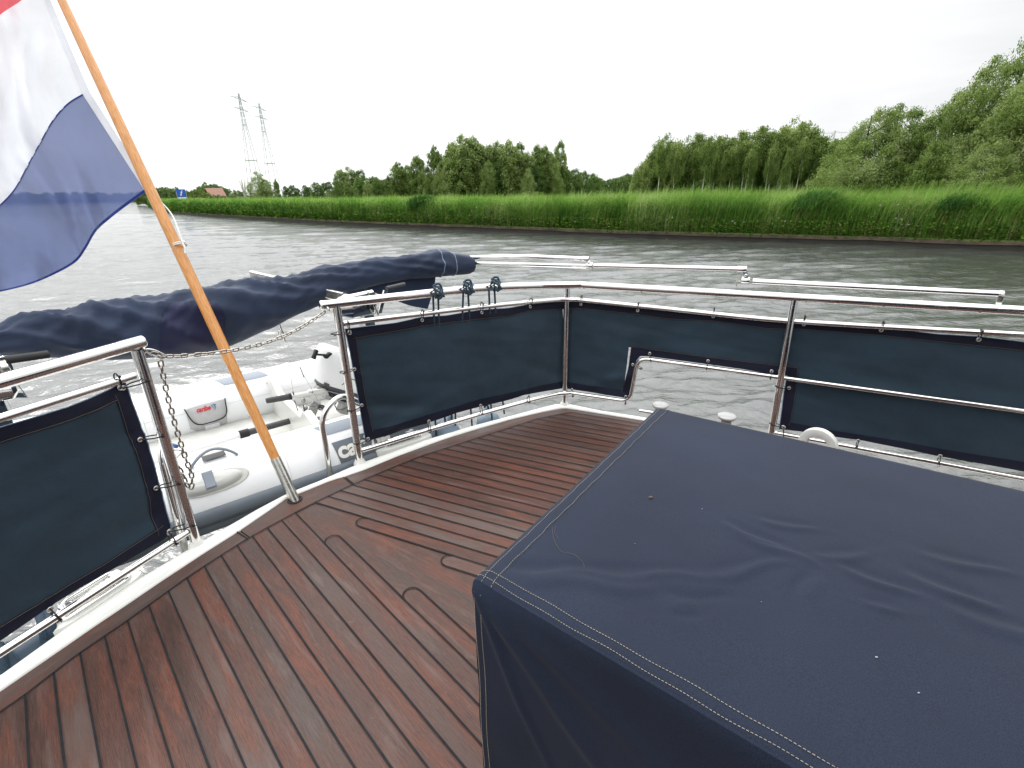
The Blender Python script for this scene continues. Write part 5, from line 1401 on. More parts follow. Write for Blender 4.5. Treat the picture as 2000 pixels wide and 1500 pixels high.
def strips_obj(name, V, segs, mat, parent=None):
    n = V.shape[0]; k = (segs + 1) * 2; me = bpy.data.meshes.new(name)
    me.vertices.add(n * k); me.vertices.foreach_set('co', V.reshape(-1).astype(np.float32))
    f = np.array([[2 * i, 2 * i + 1, 2 * i + 3, 2 * i + 2] for i in range(segs)]); idx = (np.arange(n)[:, None, None] * k + f[None]).reshape(-1)
    nf = n * segs; me.loops.add(nf * 4); me.loops.foreach_set('vertex_index', idx.astype(np.int32)); me.polygons.add(nf)
    me.polygons.foreach_set('loop_start', np.arange(0, nf * 4, 4, dtype=np.int32)); me.polygons.foreach_set('loop_total', np.full(nf, 4, dtype=np.int32)); me.update(calc_edges=True)
    return link_mesh(name, me, mat, parent)
# arc-length sampling of the bank with density falling with distance
bx = np.array([[p.x, p.y] for p in bank]); sl = np.r_[0, np.cumsum(np.linalg.norm(np.diff(bx, axis=0), axis=1))]
tt = np.arange(0, sl[-1], .5); bxx = np.stack([np.interp(tt, sl, bx[:, 0]), np.interp(tt, sl, bx[:, 1])], 1)
dist_ = np.hypot(bxx[:, 0], bxx[:, 1]); dirs = np.gradient(bxx, axis=0); dirs /= np.linalg.norm(dirs, axis=1)[:, None]
land = np.stack([dirs[:, 1], -dirs[:, 0]], 1) * sgn
ang = np.degrees(np.arctan2(bxx[:, 0], bxx[:, 1])); vis = (ang > -52) & (ang < 58)
def sample_bank(n, pw=1.25, lo=0., hi=3., hipow=1.6):
    w = np.where(vis, 1 / dist_ ** pw, 0.); w /= w.sum()
    i = NP.choice(len(tt), n, p=w); d = lo + (hi - lo) * NP.random(n) ** hipow
    P = bxx[i] + dirs[i] * (NP.random(n) - .5)[:, None] * .5 + land[i] * d[:, None]
    return P, dist_[i], dirs[i], land[i], d, tt[i]
def hmod(P): return np.array([noise.noise(Vector((x * .16, y * .16, 0))) for x, y in P])
def hfine(P): return np.array([noise.noise(Vector((x * .7, y * .7, 4))) for x, y in P])
WIND = math.atan2(-.25, 1)
def reeds(name, n, lo, hi, pw, hbase, hipow, mat, wmul=1., hv=.18):
    P, ds, dr, ld, d, _ = sample_bank(n, pw, lo, hi, hipow)
    h = hbase + .34 * hmod(P) + .18 * hfine(P) + NP.normal(0, hv, n); h *= np.clip(.80 + d * .14, .8, 1.0)
    h += np.clip((42 - ds) * .028, 0, .62); h += .22 * np.array([max(0, noise.noise(Vector((x * .45, y * .45, 9)))) for x, y in P])
    w = np.maximum(.022, ds * .0013) * wmul * (.7 + .6 * NP.random(n))
    P3_ = np.c_[P, np.full(n, GROUND - .02)]
    V = blades(P3_, h, w, WIND + NP.normal(0, .7, n), np.clip(NP.normal(.17, .10, n), .0, .5), NP.random(n) * PI)
    return V
V = np.concatenate([reeds('r', 68000, .35, 4.0, 1.35, 2.02, 1.5, None, 1, .27), reeds('r', 42000, 3.5, 32, .95, 1.95, .9, None, 1.5, .22)])
tag(strips_obj('reed_bed', V, 4, M['reed']), 'tall bright green reed bed along the whole far canal bank', 'reeds', kind='stuff')
# side leaves on the reeds
def sprays(n, lo, hi, zlo, zhi, size, mat, name, label, cat, pw=1.3, asp=.12, hp=1.4, droop=.5):
    P, ds, dr, ld, d, _ = sample_bank(n, pw, lo, hi, hp)
    z = GROUND + zlo + (zhi - zlo) * NP.random(n); a = NP.random(n) * 2 * PI
    L = size * (.6 + .8 * NP.random(n)) * np.clip(ds / 40, .8, 3); w = np.maximum(L * asp, ds * .0011)
    u = np.c_[np.cos(a), np.sin(a), NP.normal(droop, .5, n)]; u /= np.linalg.norm(u, axis=1)[:, None]; s = np.c_[-np.sin(a), np.cos(a), NP.normal(0, .4, n)]; s /= np.linalg.norm(s, axis=1)[:, None]
    c = np.c_[P, z]; V = np.stack([c - u * (L / 2)[:, None], c + s * (w / 2)[:, None], c + u * (L / 2)[:, None], c - s * (w / 2)[:, None]], 1)
    o = quads_obj(name, V, mat); tag(o, label, cat, kind='stuff'); return o
sprays(52000, .2, 3.2, .75, 2.0, .42, M['reed'], 'reed_leaves', 'narrow green leaves fluttering on the reed stems of the far bank', 'reeds', 1.35, .09, 1.3, .35)
sprays(42000, -.20, .9, -.16, .75, .16, M['weed'], 'bank_weeds', 'low leafy weeds and nettles along the timber edge of the bank', 'weeds', 1.4, .6, 1.0, .1)
P, ds, dr, ld, d, _ = sample_bank(7000, 1.6, .3, 7, 1.1); h = NP.uniform(2.0, 2.75, 7000) + np.clip((42 - ds) * .024, 0, .5)
V = blades(np.c_[P, np.full(7000, GROUND)], h, np.maximum(.03, ds * .0014), WIND + NP.normal(0, .5, 7000), NP.uniform(.15, .6, 7000), NP.random(7000) * PI)
tag(strips_obj('tall_reeds', V, 4, M['reed']), 'tallest reed tips bending above the rest of the bed', 'reeds', kind='stuff')
sprays(16000, .1, 2.4, .5, 1.7, .40, M['reed_dark'], 'dark_reed_leaves', 'darker drooping leaves among the reeds of the far bank', 'reeds', 1.4, .10, 1.2, .5)  # darker green leaves mixed in to vary the bed
P, ds, dr, ld, d, _ = sample_bank(5000, 1.35, .3, 3.5, 1.2); h = NP.uniform(1.4, 2.5, 5000) + np.clip((42 - ds) * .022, 0, .5)
V = blades(np.c_[P, np.full(5000, GROUND)], h, np.maximum(.014, ds * .0009), WIND + NP.normal(0, .5, 5000), NP.uniform(.05, .35, 5000), NP.random(5000) * PI)
tag(strips_obj('old_reed_stalks', V, 4, M['straw']), 'pale dead stalks scattered through the reed bed', 'reeds', kind='stuff')
P, ds, dr, ld, d, _ = sample_bank(9000, 1.4, .3, 1.6, 1.); h = NP.uniform(.5, 1.1, 9000)
V = blades(np.c_[P, np.full(9000, GROUND)], h, np.maximum(.012, ds * .0008), WIND + NP.normal(0, 1, 9000), np.full(9000, .05), NP.random(9000) * PI)
tag(strips_obj('reed_stems', V, 4, M['straw']), 'tan lower stems showing at the foot of the reed bed', 'reeds', kind='stuff')
# dark bushy clumps in the reed bed
def clump(px, py, wpx, hpx, label):
    bpt = None
    d = ray(px, py); best = min(range(len(tt)), key=lambda i: abs(bxx[i][0] * d.y - bxx[i][1] * d.x) / dist_[i] if bxx[i][1] > 0 else 9)
    c = bxx[best] + land[best] * .9; D_ = np.hypot(*c); k = D_ / F; n = 1500
    zc = H + d.z / math.hypot(d.x, d.y) * D_
    th = NP.random(n) * 2 * PI; ph = np.arccos(NP.uniform(-.2, 1, n)); r = NP.uniform(.6, 1, n)
    rx, rz = wpx * k / 2, hpx * k / 2 * 1.1
    base = np.c_[c[0] + np.cos(th) * np.sin(ph) * rx * r, c[1] + np.sin(th) * np.sin(ph) * rx * .5 * r, zc + np.cos(ph) * rz * r - .1]
    V = blades(base, NP.uniform(.2, .6, n), np.full(n, max(.02, D_ * .0011)), WIND + NP.normal(0, 1.2, n), NP.uniform(.3, 1.5, n), NP.random(n) * PI)
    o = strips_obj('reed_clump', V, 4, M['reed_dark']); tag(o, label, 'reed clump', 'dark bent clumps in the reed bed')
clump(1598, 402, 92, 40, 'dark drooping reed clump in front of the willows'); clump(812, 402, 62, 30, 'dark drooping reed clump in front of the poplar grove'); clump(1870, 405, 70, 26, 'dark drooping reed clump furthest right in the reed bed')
# white flowers
V = []
for px, py in [(1303, 429), (1313, 425), (1431, 432), (1436, 436), (1454, 433), (1522, 426), (1534, 432), (1750, 427), (1762, 428), (1761, 438), (1774, 439), (1720, 401), (1754, 400), (1795, 456), (1303, 467), (737, 416), (922, 412), (1122, 433), (931, 405)]:
    d = ray(px, py); best = min(range(len(tt)), key=lambda i: abs(bxx[i][0] * d.y - bxx[i][1] * d.x) / dist_[i] if bxx[i][1] > 0 else 9)
    D_ = dist_[best] - .1; c = CO + d * (D_ / math.hypot(d.x, d.y)); r = .028
    for q in range(5):
        a = random.uniform(0, 6.28); o = c + Vector((random.uniform(-.05, .05), random.uniform(-.03, .03), random.uniform(-.03, .03))); V.append([o + Vector((-r, 0, -r * .3)), o + Vector((0, -.03, r)), o + Vector((r, 0, r * .3)), o + Vector((0, .03, -r))])
tag(quads_obj('white_flowers', np.array([[list(p) for p in q] for q in V]), M['blossom']), 'small white flower heads dotted along the foot of the reed bed', 'flowers', kind='stuff')

# ------------------------------------------------------------------ trees
def crown_mesh(name, seed, prof, Nc, nl, size, cr, mat, droop=0., zsc=1., asp=.55, up=.3, lean=0.):
    g = np.random.default_rng(seed); C = []
    hs = np.array([p[0] for p in prof]); rs = np.array([p[1] for p in prof])
    dens = rs ** 1.3 + .05
    for _ in range(Nc):
        while True:
            h = g.uniform(hs[0], hs[-1]); 
            if g.random() < np.interp(h, hs, dens) / dens.max(): break
        R = np.interp(h, hs, rs); a = g.random() * 2 * PI; r = R * g.random() ** .42; ou = g.random() < .09 and h < .72 * hs[-1]
        if ou: r = R * g.uniform(1.0, 1.2); h += g.uniform(0, .06) * hs[-1]
        C.append((r * math.cos(a) + lean * h * .2, r * math.sin(a), h, cr * g.uniform(.55, 1.3) * (.6 + .4 * R / rs.max()) * (.5 if ou else 1)))
    C = np.array(C); idx = np.repeat(np.arange(Nc), nl); n = len(idx); v = g.normal(0, 1, (n, 3)); v /= np.linalg.norm(v, axis=1)[:, None]; rr = g.random(n) ** .5
    P = C[idx, :3] + v * (rr * C[idx, 3])[:, None] * np.array([1, 1, .8 * zsc])
    if droop: P[:, 2] -= droop * g.random(n) ** 2 * C[idx, 3] * 2
    nrm = v + g.normal(0, .7, (n, 3)) + np.array([0, 0, up]); nrm /= np.linalg.norm(nrm, axis=1)[:, None]
    t = g.normal(0, 1, (n, 3)); 
    if droop: t[:, 2] = -abs(t[:, 2]) - droop * 3
    u = t - nrm * (t * nrm).sum(1)[:, None]; u /= np.linalg.norm(u, axis=1)[:, None]; w = np.cross(nrm, u)
    s = size * g.uniform(.6, 1.35, n); a_, b_ = (s / 2)[:, None], (s * asp / 2)[:, None]
    V = np.stack([P - u * a_, P + w * b_, P + u * a_, P - w * b_], 1)
    me_o = quads_obj(name, V, mat); me = me_o.data; bpy.data.objects.remove(me_o); return me, C
def trunk_mesh(name, seed, h, r, C, mat, nb=12, bend=.3, r_top=.3):
    g = random.Random(seed); b = MB(); pts = [Vector((bend * math.sin(t * 2.4 + seed) * t, bend * math.cos(t * 1.7 + seed) * t * .6, h * t)) for t in [i / 8 for i in range(9)]]
    pts[0].z = -.3
    b.tube(pts, [r * (1.25 if i == 0 else 1 - (1 - r_top) * i / 8) for i in range(9)], 8)
    for c in g.sample([tuple(x) for x in C], min(nb, len(C))):
        t = max(.15, min(.95, (c[2] - abs(c[0]) * .6 - .5) / h)); i = min(7, int(t * 8)); p = pts[i].lerp(pts[i + 1], t * 8 - i); q = Vector(c[:3])
        m = p.lerp(q, .5) + Vector((0, 0, -.15)); b.tube([p, m, q], [r * .34, r * .22, r * .06], 5, False)
    me = bpy.data.meshes.new(name); me.from_pydata(b.v, [], b.f); me.polygons.foreach_set('use_smooth', b.sm); me.materials.append(mat); return me
KIND = {}
def kindof(key, label_leaf, prof, hh, Nc, nl, size, cr, mat, barkm, tr, variants=3, **k):
    tk = {x: k.pop(x) for x in ('nb', 'bend', 'trunk_h') if x in k}
    L = []
    for v in range(variants):
        rg = random.Random(hash(key) % 97 + v if False else len(key) * 13 + v); pf = [(h, r * rg.uniform(.8, 1.2)) for h, r in prof]
        cm, C = crown_mesh('crown', len(key) * 31 + v * 7 + 3, pf, Nc, nl, size, cr, mat, **k)
        th = tk.get('trunk_h', .92) * hh
        zz = np.array([q.co.z for q in cm.vertices]); L.append((cm, trunk_mesh('trunk', v + 3, th, tr, C, barkm, tk.get('nb', 12), tk.get('bend', .3)), float(np.percentile(zz, 99.2))))
    KIND[key] = L
kindof('birch', '', [(3.2, .8), (5, 1.5), (7, 1.9), (9, 1.7), (10.6, 1.0), (11.7, .45)], 12, 150, 90, .24, .80, M['leaf_birch'], M['bark_pale'], .085, 4, droop=.5, zsc=1.3, nb=10, bend=.35, lean=.25)
kindof('birch_high', '', [(5.2, .6), (6.5, 1.3), (8, 1.7), (9.5, 1.5), (10.8, .9), (11.7, .4)], 12, 95, 85, .24, .75, M['leaf_birch'], M['bark_pale'], .13, 4, droop=.5, zsc=1.3, nb=8, bend=.5, lean=.3)
kindof('birch_low', '', [(1.2, 1.1), (3, 2.0), (6, 2.2), (8.5, 1.9), (10.6, 1.1), (11.7, .45)], 12, 190, 90, .24, .85, M['leaf_birch'], M['bark_pale'], .10, 2, droop=.5, zsc=1.3, nb=10, bend=.35, lean=.25)
kindof('willow', '', [(.2, 2.8), (2, 3.6), (4.5, 3.9), (7, 3.6), (9, 2.8), (10.8, 1.6), (11.7, .6)], 12, 330, 110, .21, .95, M['leaf_willow'], M['bark'], .20, 3, droop=.2, zsc=1.1, nb=18, asp=.42, lean=.3)
kindof('poplar', '', [(.3, 1.9), (2, 2.5), (5, 2.7), (8, 2.3), (10, 1.7), (11.2, 1.0), (11.8, .4)], 12, 250, 85, .29, .85, M['leaf_willow'], M['bark'], .16, 4, droop=.1, zsc=1.4, nb=14, lean=.45)
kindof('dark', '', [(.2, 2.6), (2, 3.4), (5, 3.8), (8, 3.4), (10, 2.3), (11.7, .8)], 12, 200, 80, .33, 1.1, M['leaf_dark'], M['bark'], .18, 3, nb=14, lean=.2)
kindof('bush', '', [(.0, 3.4), (1.5, 4.0), (3, 3.4), (4.2, 1.8), (4.8, .5)], 5, 90, 70, .34, .9, M['leaf_yellow'], M['bark'], .12, 2, nb=8)
kindof('shrub', '', [(.0, 3.0), (1.5, 3.4), (3, 2.8), (4.2, 1.6), (4.8, .5)], 5, 90, 70, .32, .9, M['leaf_dark'], M['bark'], .12, 2, nb=8)
used = set(); cnt = 0
def tree(kind, name, px, ytop, dist, label, cat, group=None, wf=1.0, ztop=None):
    global cnt
    V = KIND[kind]; v = cnt % len(V); cnt += 1; cm, tm, hh = V[v]
    p = at_dist(px, dist, GROUND - .05); zt = height_for(px, ytop, dist); sc = max(.15, (zt - GROUND) / hh)
    r = empty(name, p, label, cat, group); r.rotation_euler = (0, 0, random.uniform(-.5, .5) + (PI if random.random() < .0 else 0)); r.scale = (sc * wf, sc * wf, sc)
    for nme, me in (('trunk', tm), ('crown', cm)):
        o = bpy.data.objects.new(nme, me); col.objects.link(o); o.parent = r
    return r
rt = random.Random(21)
# right-hand willows, nearest
GW = 'willows on the right behind the reed bed'
for i, (px, yt, d, wf, k, lab) in enumerate([
    (1692, 222, 46, .80, 'willow', 'yellow-green willow at the left end of the right-hand willows, beside the birches'),
    (1740, 232, 48, .7, 'willow', 'slender willow second from the left in the right-hand willows'),
    (1790, 262, 47, .8, 'willow', 'lower willow filling the dip between the two right-hand crowns'),
    (1838, 205, 46, .75, 'willow', 'rounded mid green willow rising right of the dip'),
    (1885, 150, 44, .55, 'willow', 'tall willow just left of the highest crown'),
    (1942, 100, 45, .50, 'willow', 'highest tree on the right, airy crown leaning into the sky'),
    (1965, 165, 42, .62, 'willow', 'bushy willow just right of the highest crown'),
    (2010, 138, 40, .65, 'willow', 'bright green tree cut by the right picture edge'),
    (2080, 120, 42, .7, 'willow', 'tree just beyond the right picture edge'),
    (1655, 262, 56, .6, 'willow', 'narrow dull green willow meeting the birch wood'),
    (1815, 300, 39, .6, 'poplar', 'small tree low in front of the rounded right-hand willow'),
    (1925, 300, 38, .8, 'willow', 'low spreading willow under the highest crown')]):
    tree(k, 'willow', px - 14, yt - 16 if px > 1700 else yt, d, lab, 'tree', GW, wf * 1.4)
# birch wood: outer row with pale trunks and darker trees behind
bt_ = [(1246, 322), (1262, 300), (1284, 272), (1303, 285), (1322, 276), (1350, 262), (1372, 272), (1392, 268), (1412, 272), (1432, 258), (1450, 270), (1468, 250), (1486, 264), (1503, 262), (1520, 240), (1543, 242), (1562, 262), (1580, 268), (1596, 272), (1612, 274), (1630, 270), (1644, 266)]
SKY = {1246: 'lowest birch, leftmost of the wood beside the clearing', 1284: 'first tall birch at the left shoulder of the wood', 1350: 'birch with a pointed top in the left third of the wood', 1432: 'birch with a narrow peak left of the middle of the wood', 1468: 'peaked birch left of the highest pair', 1520: 'left of the two highest birches in the wood', 1543: 'right of the two highest birches in the wood', 1644: 'rightmost birch, touching the first willow'}
names = list(SKY)
for i, (px, yt) in enumerate(bt_):
    kd = 'birch_low' if i < 5 else ('birch_high' if i % 4 else 'birch')
    lab = SKY.get(px) or ('slender pale-trunked birch, tree %s along the front of the wood from the clearing' % ['one', 'two', 'three', 'four', 'five', 'six', 'seven', 'eight', 'nine', 'ten', 'eleven', 'twelve', 'thirteen', 'fourteen', 'fifteen', 'sixteen', 'seventeen', 'eighteen', 'nineteen', 'twenty', 'twenty-one', 'twenty-two'][i])
    tree(kd, 'birch', px, yt, 66 + rt.uniform(-3, 3), lab, 'birch', 'birches of the wood', 1.05)
for i in range(22):
    px = 1262 + i * 18.5 + rt.uniform(-4, 4)
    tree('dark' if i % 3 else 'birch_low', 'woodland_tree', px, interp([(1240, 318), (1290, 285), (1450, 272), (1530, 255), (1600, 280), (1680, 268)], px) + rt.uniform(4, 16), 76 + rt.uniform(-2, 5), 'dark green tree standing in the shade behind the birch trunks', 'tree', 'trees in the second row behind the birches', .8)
for i in range(10):
    px = 1290 + i * 36 + rt.uniform(-6, 6)
    tree('shrub', 'understorey_bush', px, 352 + rt.uniform(-6, 8), 73, 'dark undergrowth bush between the birch trunks', 'bush', 'undergrowth in the birch wood', .8)
# thin extra birch trunks at the front edge
for i, px in enumerate([1286, 1296, 1316, 1343, 1354, 1372, 1385, 1407, 1424, 1456, 1497, 1527, 1541, 1556, 1587, 1606, 1624]):
    tree('birch_high', 'young_birch', px, 274 + rt.uniform(-4, 24), 62 + rt.uniform(-2, 2), 'thin young birch with a bare pale trunk at the wood edge', 'birch', 'thin birches along the wood edge', .62)
# the middle grove
grove = [(620, 357, 118, 'dark', .75), (640, 356, 120, 'dark', .7), (664, 334, 118, 'poplar', 1.0), (684, 329, 120, 'willow', .75), (702, 334, 119, 'dark', .7), (716, 350, 112, 'shrub', .9), (735, 346, 112, 'dark', .8), (752, 350, 110, 'dark', .7), (776, 321, 108, 'poplar', .9), (792, 326, 112, 'poplar', .8), (812, 308, 106, 'poplar', .8), (830, 330, 104, 'willow', .6), (848, 290, 104, 'poplar', .62), (862, 318, 100, 'willow', .6), (880, 283, 100, 'poplar', .8), (900, 270, 98, 'poplar', .85), (920, 274, 99, 'poplar', .85), (935, 282, 99, 'willow', .5), (952, 287, 98, 'poplar', .8), (968, 282, 100, 'poplar', .75), (988, 280, 97, 'poplar', .8), (1006, 284, 99, 'poplar', .7), (1022, 302, 98, 'poplar', .8), (1044, 288, 100, 'poplar', .7), (1058, 290, 101, 'poplar', .75), (1086, 281, 104, 'poplar', .55), (1074, 306, 100, 'willow', .55), (1098, 325, 104, 'dark', .6), (1116, 332, 112, 'dark', .75), (1138, 336, 118, 'dark', .75), (1158, 340, 122, 'dark', .7)]
gl = ['dark bush-like tree at the far left end of the grove', 'second low dark tree from the left end of the grove', 'rounded tree with a pale top, left part of the grove', 'broad pale crown next to the rounded tree at the left of the grove', 'dark tree right of the broad pale crown', 'low shrub in the dip of the left part of the grove', 'round dark tree right of the dip in the grove', 'second round dark tree right of the dip in the grove', 'feathery tree with a leaning top left of the spire', 'slim tree beside the feathery leaning top', 'pale tree below and left of the slim spire', 'low willow at the foot of the slim spire', 'slim isolated spire left of the tall poplars', 'low willow between the slim spire and the tall poplars', 'tall poplar at the left edge of the high group', 'highest poplar of the grove', 'poplar right beside the highest one', 'willow filling under the highest poplars', 'poplar with a rounded top mid grove', 'poplar right of the rounded top mid grove', 'grey-green tall poplar near the middle right of the grove', 'poplar on the right slope of the high group', 'lower poplar in the notch right of the high group', 'poplar left of the right-hand peak of the grove', 'bright green poplar under the right-hand peak', 'airy thin tree forming the right-hand peak of the grove', 'low willow below the right-hand peak', 'dark tree on the right slope of the grove', 'first of the low dark trees right of the grove', 'middle one of the low dark trees right of the grove', 'last low dark tree before the clearing']
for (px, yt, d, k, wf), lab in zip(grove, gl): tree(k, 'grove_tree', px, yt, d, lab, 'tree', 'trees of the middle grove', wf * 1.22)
for i in range(26):
    px = 640 + i * 19.5; yt = interp([(600, 372), (700, 352), (850, 336), (900, 318), (1050, 325), (1100, 345), (1170, 352)], px) + rt.uniform(-8, 8)
    tree(['willow', 'dark', 'poplar', 'willow'][i % 4], 'grove_filler_tree', px, yt, 96 + rt.uniform(-2, 4) if 830 < px < 1090 else 108 + rt.uniform(-2, 4), 'leafy lower tree along the foot of the middle grove', 'tree', 'lower trees along the front of the grove', .62)
# clearing and far belts
for i in range(14):
    px = 1148 + i * 8.5; tree('dark', 'distant_tree', px, interp([(1140, 345), (1175, 352), (1210, 345), (1260, 338)], px) + rt.uniform(-3, 4), 175 + rt.uniform(-6, 14), 'distant round tree closing the clearing beside the birch wood', 'tree', 'distant trees across the clearing', .9)
for i in range(3): tree('bush', 'flowering_bush', 1030 + i * 12, 374 + i, 88, 'pale yellow-green bush at the foot of the grove', 'bush', 'pale bushes under the grove', .7)
# left horizon
lh = [(268, 376), (276, 374), (285, 372), (296, 374), (304, 370), (312, 367), (320, 366), (330, 366), (338, 368), (347, 366), (355, 371), (364, 372), (374, 374), (386, 370), (394, 364), (402, 357), (410, 362), (418, 360), (426, 361), (436, 364), (447, 369), (458, 371), (468, 372), (478, 374), (490, 376)]
for i, (px, yt) in enumerate(lh): tree('dark' if i % 3 else 'poplar', 'horizon_tree', px, yt, 262 + rt.uniform(-20, 20), 'small grey-green tree on the far left horizon behind the sign and farmhouse', 'tree', 'trees on the far left horizon', .9)
for i, (px, yt) in enumerate([(x_, rt.uniform(374, 381)) for x_ in range(-60, 262, 11)]): tree('dark', 'far_shore_tree', px, yt, 560 + rt.uniform(-25, 25), 'far shore tree seen dimly through the blue flag stripe', 'tree', 'far shore trees behind the flag', 1.5)
for i, (px, yt) in enumerate([(371, 375), (380, 371), (390, 372), (400, 376), (412, 380), (424, 381), (436, 382), (447, 381), (459, 382)]): tree('bush', 'flowering_bush', px, yt, 185 + (i % 3) * 3, 'pale yellow-green flowering bush between the blue sign and the round tree', 'bush', 'pale bushes in front of the farmhouse', .8)
tree('willow', 'round_tree', 508, 338, 150, 'round dark green tree in front of the nearer power pylon', 'tree', None, 1.0)
tree('willow', 'round_tree', 518, 352, 148, 'smaller crown at the right flank of the round tree before the pylon', 'tree', None, 1.0)
tree('poplar', 'slim_tree', 541, 352, 150, 'slim tree under the farther pylon, right of the round tree', 'tree', None, .55)
for i, (px, yt) in enumerate([(560, 364), (572, 362), (582, 368), (598, 362), (604, 366)]): tree('dark', 'meadow_tree', px, yt, 210, 'small round tree between the pylons and the grove', 'tree', 'small trees between the pylons and the grove', .8)
bare = MB(); g = random.Random(3); bp = at_dist(478, 150, GROUND); hb0 = height_for(476, 344, 150) - GROUND
for i in range(16):
    a = g.uniform(-.35, .35); b_ = g.uniform(-.3, .3); t0 = g.uniform(.05, .5); p0 = bp + UPZ * hb0 * t0; L = hb0 * (1 - t0) * g.uniform(.6, 1.0)
    bare.tube([p0, p0 + Vector((a * L * .5, b_ * L * .5, L * .55)), p0 + Vector((a * L * .8, b_ * L, L))], [.07, .045, .02], 5, False)
bare.tube([bp, bp + UPZ * hb0 * .5, bp + UPZ * hb0 * .95], [.14, .09, .03], 6)
btr = empty('bare_tree', bp, 'leafless grey tree standing left of the round dark tree', 'tree'); bare.build('trunk', M['bark_pale'], btr)

# ------------------------------------------------------------------ pylons
def pylon(px, ybase, ytop, dist, armdir, arms, label, parts=True, group='power pylons'):
    b = at_dist(px, dist, GROUND); Hh_ = height_for(px, ytop, dist) - GROUND
    r = empty('power_pylon', b, label, 'pylon', group); ax = Vector((*armdir, 0)).normalized(); ay = Vector((-ax.y, ax.x, 0))
    m = MB(); hw = lambda t: (5.2 * (1 - t / .72) + 1.3 * t / .72) * Hh_ / 75 if t < .72 else (1.3 - (t - .72) / .28 * .9) * Hh_ / 75
    LV = [0, .10, .20, .30, .39, .47, .54, .60, .66, .72, .78, .84, .89, .94, 1.0]; cs = [(1, 1), (-1, 1), (-1, -1), (1, -1)]
    P = lambda t, c: b + ax * hw(t) * c[0] + ay * hw(t) * c[1] + UPZ * Hh_ * t
    for t0, t1 in zip(LV, LV[1:]):
        for i, c in enumerate(cs):
            m.tube([P(t0, c), P(t1, c)], .15, 4, False); d = cs[(i + 1) % 4]; m.tube([P(t0, c), P(t1, d)], .07, 3, False); m.tube([P(t0, d), P(t1, c)], .07, 3, False)
    for t in (.39, .72):
        for i, c in enumerate(cs): m.tube([P(t, c), P(t, cs[(i + 1) % 4])], .18, 4, False)
    m.build('lattice_tower', M['lattice'], r)
    for (t, L) in arms:
        a = MB(); c = b + UPZ * Hh_ * t; hh = hw(t)
        for s in (-1, 1):
            tip = c + ax * s * L
            for q in (-1, 1):
                a.tube([c + ay * q * hh + UPZ * .2, tip], .11, 4, False); a.tube([c + ay * q * hh + UPZ * 1.4, tip], .09, 4, False)
            for k in range(1, 6): a.tube([c.lerp(tip, k / 6) - ay * hh * (1 - k / 6), c.lerp(tip, k / 6) + ay * hh * (1 - k / 6) + UPZ * 1.5 * (1 - k / 6)], .09, 3, False)
            for k in (.5, .97): a.tube([c.lerp(tip, k), c.lerp(tip, k) - UPZ * 3.2], .13, 4, False)
        a.build('crossarm', M['lattice'], r)
pylon(504, 385, 184, 350, (-.06, 1), ((.945, 11), (.855, 10)), 'taller nearer power pylon on the left, rising behind the round tree')
pylon(538, 385, 203, 395, (-.06, 1), ((.945, 11), (.855, 10)), 'farther power pylon just right of the taller one')
pylon(1610, 370, 256, 620, (1, -.12), ((.955, 12.5), ), 'distant pylon top showing above the birch wood')

# ------------------------------------------------------------------ farmhouse and waterway sign
hp = at_dist(421, 232, GROUND); k = 232 / F
fh = empty('farmhouse', hp, 'farmhouse with orange tiled roof and grey gable behind the flowering bushes', 'farmhouse')
d0 = Vector((hp.x, hp.y, 0)).normalized(); rx = Vector((d0.y, -d0.x, 0)); rl = (rx * .95 + d0 * .3).normalized(); rw = Vector((-rl.y, rl.x, 0))
if rw.dot(d0) < 0: rw = -rw
Lh, Wh, he = 2.7, 2.7, 3.0; hr_ = height_for(421, 368, 232) - GROUND
wl = MB(); wl.prism([hp - rl * Lh - rw * Wh, hp + rl * Lh - rw * Wh, hp + rl * Lh + rw * Wh, hp - rl * Lh + rw * Wh], UPZ * he); wl.build('wall', M['wallbrick'], fh)
ga = MB(); c = hp + rl * (Lh + .02); ga.prism([c - rw * Wh + UPZ * he, c + rw * Wh + UPZ * he, c + UPZ * (hr_ - .3)], rl * .15); ga.build('gable', M['wallgrey'], fh)
for s in (-1, 1):
    rf = MB(); A = hp - rl * (Lh + .3) + rw * s * (Wh + .5) + UPZ * (he - .4); B = hp + rl * (Lh + .3) + rw * s * (Wh + .5) + UPZ * (he - .4); Cc = hp + rl * (Lh + .3) + UPZ * hr_; Dd = hp - rl * (Lh + .3) + UPZ * hr_
    rf.prism([A, B, Cc, Dd] if s < 0 else [B, A, Dd, Cc], UPZ * .15); rf.build('roof', M['roof'], fh)
gx = MB(); c = hp + rl * (Lh + 3.5) + rw * .5; gx.prism([c - rl * 3.4 - rw * 3 + UPZ * (he - .5), c - rl * 3.4 + rw * 3 + UPZ * (he - .5), c - rl * 3.4 + UPZ * (hr_ - .4)], rl * .2)
gx.prism([c - rl * 3.3 - rw * 3, c + rl * 3 - rw * 3, c + rl * 3 + rw * 3, c - rl * 3.3 + rw * 3], UPZ * (he - .5)); gx.build('annex', M['wallgrey'], fh)
sp = at_dist(356, 128, 0); k = 152 / F / math.cos(math.atan(644 / 962)) ; sc_ = height_for(356, 377, 128)
sgr = empty('waterway_sign', Vector((sp.x, sp.y, GROUND)), 'blue square waterway sign with white lightning arrow on two posts at the bank', 'sign')
dd = Vector((sp.x, sp.y, 0)).normalized(); sx = Vector((dd.y, -dd.x, 0)); c = Vector((sp.x, sp.y, sc_)); S2 = .72
bd = MB(); bd.box(c, sx, dd, UPZ, S2 * 1.12, .04, S2); bd.build('sign_panel', M['sign_blue'], sgr)
